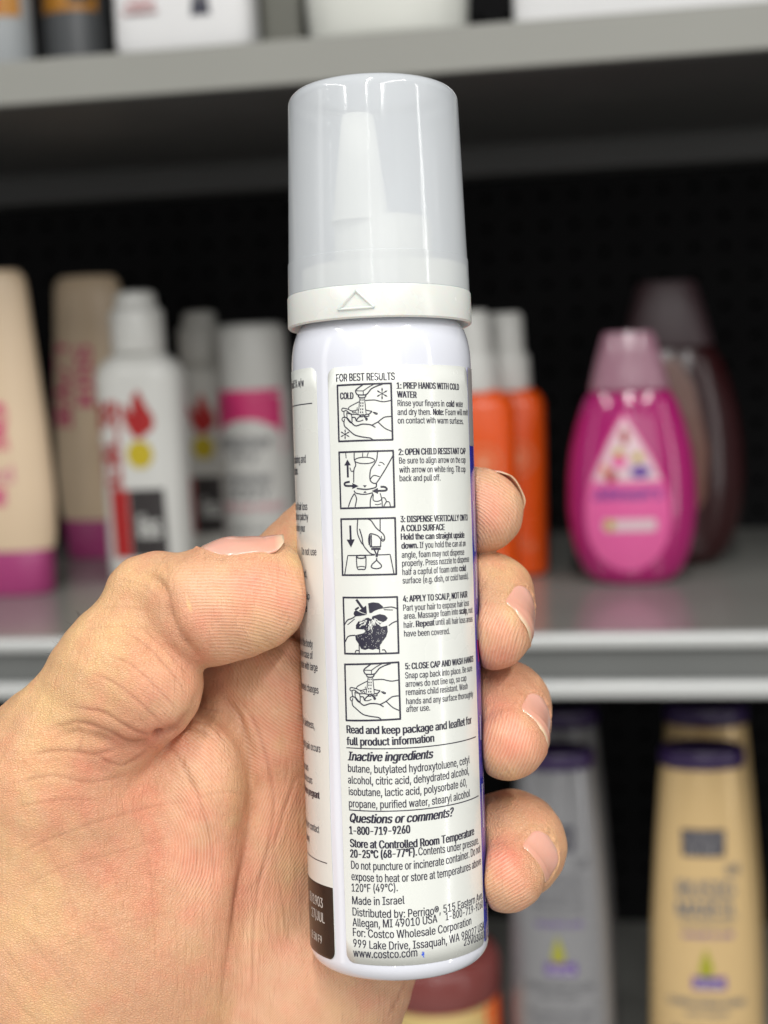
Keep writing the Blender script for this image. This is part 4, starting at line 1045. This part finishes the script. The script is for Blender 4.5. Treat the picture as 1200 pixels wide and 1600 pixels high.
# ------------------------------------------------------------------ bottles: lofted from a traced outline, super-elliptic in plan
class Bottle:
    def __init__(s, name, label, cat, cx, by, zs, group=None, dr=.6, n=2.3, depth_y=None):
        s.p = hit_z(cx, by, zs) if depth_y is None else Vector((hit_y(cx, by, depth_y).x, depth_y, zs))
        q = CI @ s.p; s.sc = -q.z / F; s.cx = cx
        s.by = to_px(s.p)[1] if depth_y is not None else by
        s.root = empty(name, Matrix.Translation(s.p)); tag(s.root, label, cat, group); s.dr = dr; s.n = n; s.prof = []
    def z(s, py): return max(0, hit_y(s.cx, py, s.p.y).z - s.p.z)
    def part(s, name, prof, m, dr=None, n=None, parent=None, seg=64, rem=True, auto=.7):
        """prof = [(py, half width px)] from bottom to top"""
        dr = dr or s.dr; n = n or s.n; v = []; f = []
        pr = [(s.z(a), b_ * s.sc) for a, b_ in prof]
        if rem: s.prof = pr; s.pd = dr; s.pn = n
        for z, w in pr:
            for i in range(seg):
                a = 2 * math.pi * i / seg; c, t = math.cos(a), math.sin(a)
                v.append((w * math.copysign(abs(c) ** (2 / n), c), w * dr * math.copysign(abs(t) ** (2 / n), t), z))
        m_ = len(pr)
        for j in range(m_ - 1):
            for i in range(seg):
                k = (i + 1) % seg; f.append((j * seg + i, j * seg + k, (j + 1) * seg + k, (j + 1) * seg + i))
        v += [(0, 0, pr[0][0]), (0, 0, pr[-1][0])]; c0, c1 = len(v) - 2, len(v) - 1
        for i in range(seg):
            k = (i + 1) % seg; f.append((c0, k, i)); f.append((c1, (m_ - 1) * seg + i, (m_ - 1) * seg + k))
        o = MB(); o.add(v, f); ob = o.build(name, m, parent or s.root, auto=auto)
        return ob
    def surf(s, x, z, lift):
        pr = s.prof; w = pr[-1][1]
        for (z0, w0), (z1, w1) in zip(pr, pr[1:]):
            if z0 <= z <= z1: w = w0 + (w1 - w0) * (z - z0) / max(1e-9, z1 - z0); break
        k = min(abs(x) / w, .995)
        return (x, -w * s.pd * (1 - k ** s.pn) ** (1 / s.pn) - lift, z)
    def decal(s, name, shape, m, lift=.0003, parent=None, nr=26, nc=14):
        """shape = [(py, x-left px, x-right px)] top to bottom, px in the photo at this bottle"""
        sh = []
        for (y0, a0, b0), (y1, a1, b1) in zip(shape, shape[1:]):
            k = max(1, int(abs(y1 - y0) / 6)); sh += [(y0 + (y1 - y0) * i / k, a0 + (a1 - a0) * i / k, b0 + (b1 - b0) * i / k) for i in range(k)]
        sh.append(shape[-1]); v = []; f = []
        for y, a, b_ in sh:
            for i in range(nc + 1): v.append(s.surf((a + (b_ - a) * i / nc - s.cx) * s.sc, s.z(y), lift))
        for j in range(len(sh) - 1):
            for i in range(nc): k = j * (nc + 1) + i; f.append((k, k + 1, k + nc + 2, k + nc + 1))
        return mesh_obj(name, v, f, m, parent or s.root)
    def ellipse(s, name, cx, cy, rx, ry, m, lift=.0004, parent=None):
        return s.decal(name, [(cy + ry * math.sin(a), cx - rx * math.cos(a) - .01, cx + rx * math.cos(a) + .01) for a in [(-.5 + i / 14) * math.pi for i in range(15)]], m, lift, parent)
    def text(s, name, lines, m, lift=.0005, parent=None):
        """lines = [(string, x0, x1, baseline y, cap height px, vertical?)]"""
        for st, x0, x1, y, h, vert in lines:
            mb = MB()
            if vert: put_text(mb, st, (s.z(y + (x1 - x0)), 0), (s.z(y), 0), h * s.sc, lambda a, c: s.surf((x0 + h - s.cx) * s.sc - c, a, lift), .035)
            else: put_text(mb, st, ((x0 - s.cx) * s.sc, s.z(y)), ((x1 - s.cx) * s.sc, s.z(y)), h * s.sc, lambda a, c: s.surf(a, c, lift), .01)
            mb.build(name, m, parent or s.root)
def rnd_bottom(y, w, r=6): return [(y, w - r), (y - 1.5, w - r * .45), (y - r * .5, w - r * .15), (y - r, w)]
def rnd_top(y, w, r=6): return [(y + r, w), (y + r * .4, w - r * .2), (y + r * .1, w - r * .6), (y, w - r * 1.3)]
pl = lambda n, c, r=.3, **k: worn(mat(n, c, r, .5, **k), 30, .03, 0, None, .06)
m_w = pl('white_plastic', (.60, .60, .57)); m_w_shaded = pl('shaded_white_plastic', (.55, .54, .50), .4)  # second white is the first with shade put into its colour
m_beige = pl('beige_tube', (.70, .54, .37), .35); m_pinkcap = pl('pink_cap', (.36, .045, .17), .35); m_pinkprint = mat('pink_print', (.60, .035, .16), .4); m_palepink = mat('pale_pink_print', (.62, .25, .30), .4)
m_red = mat('red_print', (.36, .012, .012), .4); m_yel = mat('yellow_print', (.50, .38, .015), .4); m_dk = mat('dark_print', (.03, .025, .025), .4); m_gry = mat('grey_print', (.16, .16, .17), .4)
m_orange = pl('orange_plastic', (.74, .085, .004), .28); m_sun = mat('pale_orange_print', (.72, .22, .10), .4)
m_mag = pl('magenta_bottle', (.38, .012, .14), .12, Coat_Weight=.5); m_clearcap = pl('pearl_cap', (.50, .26, .34), .16, Transmission_Weight=.35); m_drop = mat('drop_pink', (.74, .12, .34), .3); m_dropw = mat('drop_white', (.70, .52, .56), .3)
m_purp = mat('purple_print', (.13, .05, .30), .35); m_brn = pl('brown_bottle', (.030, .006, .007), .22); m_dcap = pl('dark_pearl_cap', (.045, .024, .028), .4); m_tan = mat('tan_label', (.16, .07, .05), .35)
m_silv = pl('silver_grey_bottle', (.29, .29, .30), .2, Metallic=.35); m_gold = pl('gold_bottle', (.66, .465, .225), .22, Metallic=.15); m_pcap = pl('purple_cap', (.03, .012, .07), .3)
m_blur = mat('slate_print', (.035, .035, .055), .4); m_silt = mat('silt_print', (.26, .25, .25), .4)

# beige tubes standing on pink caps
def beige(cx, by, k, label, front):
    b_ = Bottle('lotion_tube', label, 'tube', cx, by, ZL1, 'beige tubes with pink caps', dr=.5)
    b_.part('cap', [(by, 64 * k), (by - 4 * k, 68 * k), (by - 66 * k, 71 * k), (by - 70 * k, 67 * k)], m_pinkcap, rem=False)
    b_.part('tube_body', [(by - 69 * k, 74 * k), (by - 90 * k, 78 * k), (by - 150 * k, 81 * k), (by - 260 * k, 76 * k), (by - 380 * k, 67 * k), (by - 470 * k, 61 * k), (by - 492 * k, 58 * k), (by - 503 * k, 48 * k)], m_beige, dr=.5, n=2.0)
    return b_
b_ = beige(20, 925, 1, 'beige tube with pink cap at the front left edge of the shelf', 1)
b_.text('printed_text', [('AIR', -8, 46, 700, 72, False)], m_pinkprint); b_.text('printed_text', [('food', -8, 52, 750, 26, False), ('care', -8, 40, 784, 26, False)], m_palepink)
b_.decal('printed_band', [(758, -20, 40), (786, -24, 36)], m_pinkprint)
b_ = beige(166, 868, .87, 'shaded beige tube with pink cap, behind the white bottle with a red leaf', 0)
b_.text('printed_text', [('BEAUTY', 108, 239, 530, 30, True)], m_pinkprint); b_.text('printed_text', [('KISS', 150, 240, 540, 26, True)], m_pinkprint)
# white bottles with red leaf label
def leafb(cx, by, k, label, wmat):
    b_ = Bottle('shampoo_bottle', label, 'bottle', cx, by, ZL1, 'white bottles with red leaf label', dr=.62, n=2.6)
    Y = lambda a: by - (912 - a) * k
    b_.part('cap', [(Y(560), 39 * k), (Y(556), 40 * k), (Y(500), 40 * k), (Y(494), 36 * k), (Y(490), 31 * k), (Y(474), 30 * k), (Y(469), 27 * k), (Y(466), 16 * k)], wmat, dr=.9, n=2, rem=False)
    b_.part('bottle_body', [(Y(912), 58 * k), (Y(906), 63 * k), (Y(880), 65 * k), (Y(780), 64 * k), (Y(650), 66 * k), (Y(602), 67 * k), (Y(588), 65 * k), (Y(577), 58 * k), (Y(568), 46 * k), (Y(559), 36 * k)], wmat)
    Xo = lambda x: cx + (x - 229) * k; sh = lambda l: [(Y(a), Xo(p), Xo(q)) for a, p, q in l]
    b_.decal('leaf', sh([(636, 210, 212), (644, 209, 220), (656, 212, 234), (668, 216, 244), (680, 222, 246), (688, 230, 238)]), m_red)
    b_.decal('leaf', sh([(616, 236, 238), (626, 228, 242), (640, 226, 248), (656, 228, 258), (670, 236, 258), (680, 238, 250)]), m_red, .0005)
    b_.ellipse('yellow_seal', Xo(234), Y(712), 20 * k, 21 * k, m_yel)
    b_.text('printed_text', [('KERALISS', Xo(168), Xo(168) + 126 * k, Y(634), 36 * k, True)], m_red, .0006)
    b_.decal('red_panel', sh([(764, 182, 212), (866, 184, 212)]), m_red)
    b_.decal('photo_panel', sh([(764, 213, 266), (866, 213, 268)]), m_dk)
    b_.text('printed_text', [('liss', Xo(226), Xo(258), Y(836), 34 * k, False)], m_w, .0008)
    return b_
leafb(241, 912, 1.03, 'white bottle with red leaf and round yellow seal on its bright front label', m_w)
leafb(334, 868, .86, 'shaded white bottle with red leaf label, left of the pink banded spray', m_w_shaded)
# white spray can with pink band
b_ = Bottle('spray_can', 'white spray can with a pink band under its tall cap', 'spray can', 412, 880, ZL1, dr=1, n=2)
b_.part('spray_cap', [(606, 54), (602, 55), (520, 53), (512, 51), (507, 47), (504, 38)], m_w, rem=False)
b_.part('can_body', [(880, 50), (874, 56), (860, 57), (640, 58), (615, 58), (605, 56)], m_w)
b_.decal('pink_band', [(606, 356, 468), (640, 356, 468), (705, 356, 469)], m_pinkprint)
b_.decal('arched_label', [(652, 402, 422), (656, 386, 438), (664, 372, 452), (680, 362, 462), (700, 358, 466), (800, 357, 467)], m_w, .0006)
b_.text('printed_text', [('summer', 362, 448, 696, 22, False), ('dry', 386, 428, 712, 14, False), ('volume', 370, 444, 750, 19, False), ('BODY', 376, 442, 772, 18, False)], m_gry, .0009)
b_.text('printed_text', [('with rose extract', 364, 458, 790, 12, False)], m_palepink, .0009); b_.text('printed_text', [('200 ml', 380, 436, 824, 9, False)], m_gry, .0009)
# orange pump bottles
def orange(cx, by, k, label, w=1.0):
    b_ = Bottle('pump_bottle', label, 'bottle', cx, by, ZL1, 'orange bottles with white caps', dr=.75, n=2.8)
    Y = lambda a: by - (905 - a) * k
    b_.part('collar', [(Y(608), 37 * k), (Y(604), 38 * k), (Y(555), 36 * k), (Y(549), 33 * k)], m_w, dr=1, n=2, rem=False)
    b_.part('cap', [(Y(550), 29 * k), (Y(488), 27 * k), (Y(482), 22 * k)], m_w, dr=1, n=2, rem=False)
    b_.part('bottle_body', rnd_bottom(Y(905), 56 * k * w) + [(Y(700), 58 * k * w), (Y(632), 58 * k * w), (Y(620), 54 * k * w), (Y(611), 46 * k), (Y(606), 38 * k)], m_orange)
    for i in range(18):
        a = 2 * math.pi * i / 18
        b_.ellipse('sunburst_dot', cx + 14 * k + 26 * k * math.cos(a), Y(716) + 26 * k * math.sin(a), 3.4 * k, 3.4 * k, m_sun)
    b_.ellipse('sunburst', cx + 14 * k, Y(716), 15 * k, 15 * k, m_sun)
    b_.text('printed_text', [('SUN CARE', cx - 10 * k, cx + 42 * k, Y(862), 9 * k, False), ('OIL', cx - 5 * k, cx + 30 * k, Y(848), 8 * k, False)], m_sun)
orange(752, 908, 1.0, 'bright orange bottle with white cap just right of the can, in front', 1.06)
orange(803, 894, .96, 'shaded orange bottle with white cap, behind the other one')
# magenta teardrop bottle and the dark one behind it
def drop(cx, by, k, label, mb_, mc, full):
    b_ = Bottle('teardrop_bottle', label, 'bottle', cx, by, ZL1, dr=.5, n=2.2)
    Y = lambda a: by - (908 - a) * k
    prof = [(908, 44), (906, 58), (898, 68), (885, 78), (860, 88), (830, 95), (790, 99), (740, 97), (700, 92), (660, 82), (630, 72), (612, 62), (605, 56)]
    b_.part('cap', [(Y(608), 60 * k), (Y(604), 61 * k), (Y(560), 50 * k), (Y(524), 40 * k), (Y(518), 36 * k)], mc, dr=.62, n=2.6, rem=False)
    b_.part('bottle_body', [(Y(a), w * k) for a, w in prof], mb_)
    return b_, Y
b_, Y = drop(990, 908, 1, 'magenta teardrop baby shampoo bottle with pearly cap, front right of the shelf', m_mag, m_clearcap, 1)
b_.decal('drop_label', [(642, 979, 981), (660, 968, 992), (690, 952, 1009), (720, 938, 1026), (750, 926, 1040), (780, 920, 1047), (810, 919, 1048), (840, 924, 1042), (862, 936, 1030), (878, 955, 1012), (885, 972, 996)], m_drop)
dl = b_.decal('drop_top', [(650, 979, 982), (665, 969, 992), (690, 956, 1006), (720, 942, 1022), (746, 932, 1034)], m_dropw, .0006)
for (x, y, rx, ry, m_) in ((981, 678, 6, 12, m_red), (972, 702, 8, 6, m_yel), (960, 738, 8, 9, m_red), (1000, 710, 8, 7, m_yel), (1003, 732, 15, 10, m_purp), (972, 716, 12, 10, m_drop), (950, 728, 5, 8, m_sun)):
    b_.ellipse('printed_motif', x, y, rx, ry, m_, .0009)
b_.text('printed_text', [("Johnson's", 932, 1034, 774, 19, False)], m_purp, .0010)
b_.decal('printed_pill', [(804, 950, 1022), (807, 946, 1026), (820, 946, 1026), (823, 950, 1022)], m_dropw, .0007); b_.ellipse('printed_motif', 956, 813, 7, 8, m_yel, .0009)
b2, Y = drop(1050, 880, 1.13, 'dark brown teardrop bottle with dark cap, behind the magenta one', m_brn, m_dcap, 0)

b2.decal('back_label', [(560, 1030, 1062), (600, 1030, 1085), (700, 1040, 1105), (770, 1045, 1100), (790, 1050, 1090)], m_tan)

# bottles on the bottom shelf
def tall(cx, ty, Y_, k, label, mb_, group, txt):
    b_ = Bottle('conditioner_bottle', label, 'bottle', cx, 1700, ZB1, group, dr=.62, n=2.2, depth_y=Y_)
    e = lambda a: ty + (a - 1168) * k
    b_.part('purple_lid', [(e(1192), 62 * k), (e(1188), 64 * k), (e(1168), 63 * k), (e(1165), 60 * k)], m_pcap, dr=.62, n=2, rem=False)
    b_.part('bottle_body', rnd_bottom(b_.by, 84 * k, 8) + [(e(1600), 86 * k), (e(1450), 81 * k), (e(1300), 71 * k), (e(1225), 65 * k), (e(1193), 62 * k)], mb_)
    if txt:
        X = lambda v: cx + (v - 1110) * k
        b_.decal('slate_panel', [(e(1281), X(1076), X(1140)), (e(1322), X(1077), X(1139))], m_blur)
        b_.text('printed_text', [('GENUS', X(1080), X(1136), e(1299), 12 * k, False), ('BEINY', X(1084), X(1134), e(1317), 13 * k, False)], m_silt, .0008)
        b_.text('printed_text', [('RUSIG', X(1070), X(1152), e(1384), 26 * k, False), ('MAREIL', X(1068), X(1156), e(1413), 24 * k, False), ('hydrating care', X(1072), X(1150), e(1426), 8 * k, False)], m_gry)
        b_.text('printed_text', [('Q10', X(1140), X(1160), e(1350), 16 * k, False), ('CONDITIONER SHINE', X(1052), X(1166), e(1548), 11 * k, False), ('and repair', X(1078), X(1142), e(1562), 9 * k, False), ('for every hair type', X(1058), X(1162), e(1590), 10 * k, False), ('with argan oil', X(1064), X(1156), e(1606), 10 * k, False)], m_gry)
        b_.text('printed_text', [('smooth & soft', X(1074), X(1150), e(1444), 9 * k, False)], m_purp)
        b_.decal('drop_mark', [(e(1460), X(1108), X(1109)), (e(1478), X(1102), X(1116)), (e(1492), X(1098), X(1120)), (e(1504), X(1101), X(1117))], mat('olive_print', (.35, .34, .02), .4))
        b_.decal('purple_panel', [(e(1503), X(1088), X(1138)), (e(1522), X(1088), X(1138))], m_purp, .0005); b_.text('printed_text', [('Oil care', X(1094), X(1132), e(1518), 9 * k, False)], m_w, .0009)
    return b_
SG = 'tall bottles with purple lids on the bottom shelf'
tall(1105, 1168, .93, 1, 'tall gold bottle with purple lid, front right of the bottom shelf', m_gold, SG, True)
tall(882, 1172, .93, .93, 'tall silver grey bottle with purple lid, in front behind the fingertips', m_silv, SG, True)
tall(1112, 1103, 1.02, .97, 'tall gold bottle with purple lid standing behind the other gold one', m_gold, SG, False)
tall(892, 1108, 1.02, .9, 'tall silver grey bottle with purple lid standing behind the other silver one', m_silv, SG, False)
# jar at the bottom
j = Bottle('cream_jar', 'squat cream jar with plum lid and yellow label, low behind the foot of the can', 'jar', 690, 1690, ZB1 + 0.0, dr=1, n=2, depth_y=.93)
j.part('lid', [(1540, 97), (1537, 99), (1490, 97), (1482, 92), (1478, 80)], pl('plum_lid', (.20, .05, .045), .25), rem=False)
j.part('jar_body', rnd_bottom(j.by, 92, 8) + [(1700, 96), (1552, 96), (1541, 90)], m_orange)
j.decal('yellow_label', [(1544, 600, 778), (1680, 600, 778)], pl('yellow_label_paper', (.62, .46, .18), .5), .0005)
j.text('printed_text', [('CURL', 640, 740, 1602, 26, False), ('jelly cream', 640, 740, 1622, 14, False)], m_sun, .0009)

# things on the upper shelf, only their feet in the picture
def foot(name, label, cat, cx, hw, by, hgt, m, yd=.90, dr=.5, n=4, taper=1.0, r=8, group=None):
    b_ = Bottle(name, label, cat, cx, by, ZU1, group, dr=dr, n=n, depth_y=yd)
    o = b_.by
    b_.part('body', rnd_bottom(o, hw, r) + [(o - hgt * .5, hw * (1 + taper) / 2), (o - hgt + 12, hw * taper), (o - hgt + 3, hw * taper - 3), (o - hgt, hw * taper - 10)], m)
    b_.root.name = name
    return b_
w1 = pl('white_carton', (.70, .70, .70), .45); m_ol = pl('olive_grey_box', (.30, .30, .26), .5); m_smoke = pl('smoky_plastic', (.10, .105, .11), .25); m_greyb = pl('grey_translucent', (.33, .35, .36), .3); m_amber = pl('amber_label', (.42, .18, .02), .4)
a = foot('white_bottle', 'broad white bottle with rounded foot and small dark print, upper shelf left', 'bottle', 295, 110, 76, 420, w1, .885, .42, 5, .95, 22)
a.text('printed_text', [('Active', 213, 258, 16, 12, False), ('for daily use', 206, 262, 27, 8, False)], m_red); a.decal('printed_line', [(25, 213, 262), (28, 213, 262)], m_dk, .0006)
a.decal('dark_symbol', [(0, 318, 342), (22, 316, 344), (36, 314, 346)], m_blur); a.ellipse('dark_symbol', 330, 4, 10, 10, m_gry, .0007)
a = foot('smoky_bottle', 'dark smoky bottle with amber label, upper shelf far left', 'bottle', 122, 50, 76, 360, m_smoke, .93, .9, 2.2, .95, 8)
a.decal('amber_label', [(-260, 78, 166), (26, 78, 166)], m_amber, .0006); a.decal('dark_print', [(-60, 128, 158), (14, 128, 160)], m_dk, .0009)
a = foot('grey_bottle', 'pale grey bottle with orange and dark label, upper left corner', 'bottle', 8, 46, 92, 360, m_greyb, .895, .9, 2.2, .95, 8)
a.decal('amber_label', [(-260, -28, 48), (34, -28, 48)], m_amber, .0006); a.decal('red_print', [(-60, -20, 14), (24, -20, 20)], m_red, .0009)
foot('olive_box', 'olive grey box set back between the white bottle and the white tub', 'box', 444, 34, 52, 380, m_ol, .95, .8, 6, 1, 5)
foot('white_tub', 'white tapered tub with rounded foot above the can, upper shelf', 'tub', 607, 122, 44, 300, pl('white_tub_plastic', (.66, .67, .62), .35), .90, .8, 2.6, 1.14, 14)
foot('white_box', 'long white carton at the right end of the upper shelf', 'box', 1020, 214, 24, 330, w1, .93, .3, 14, 1, 3)
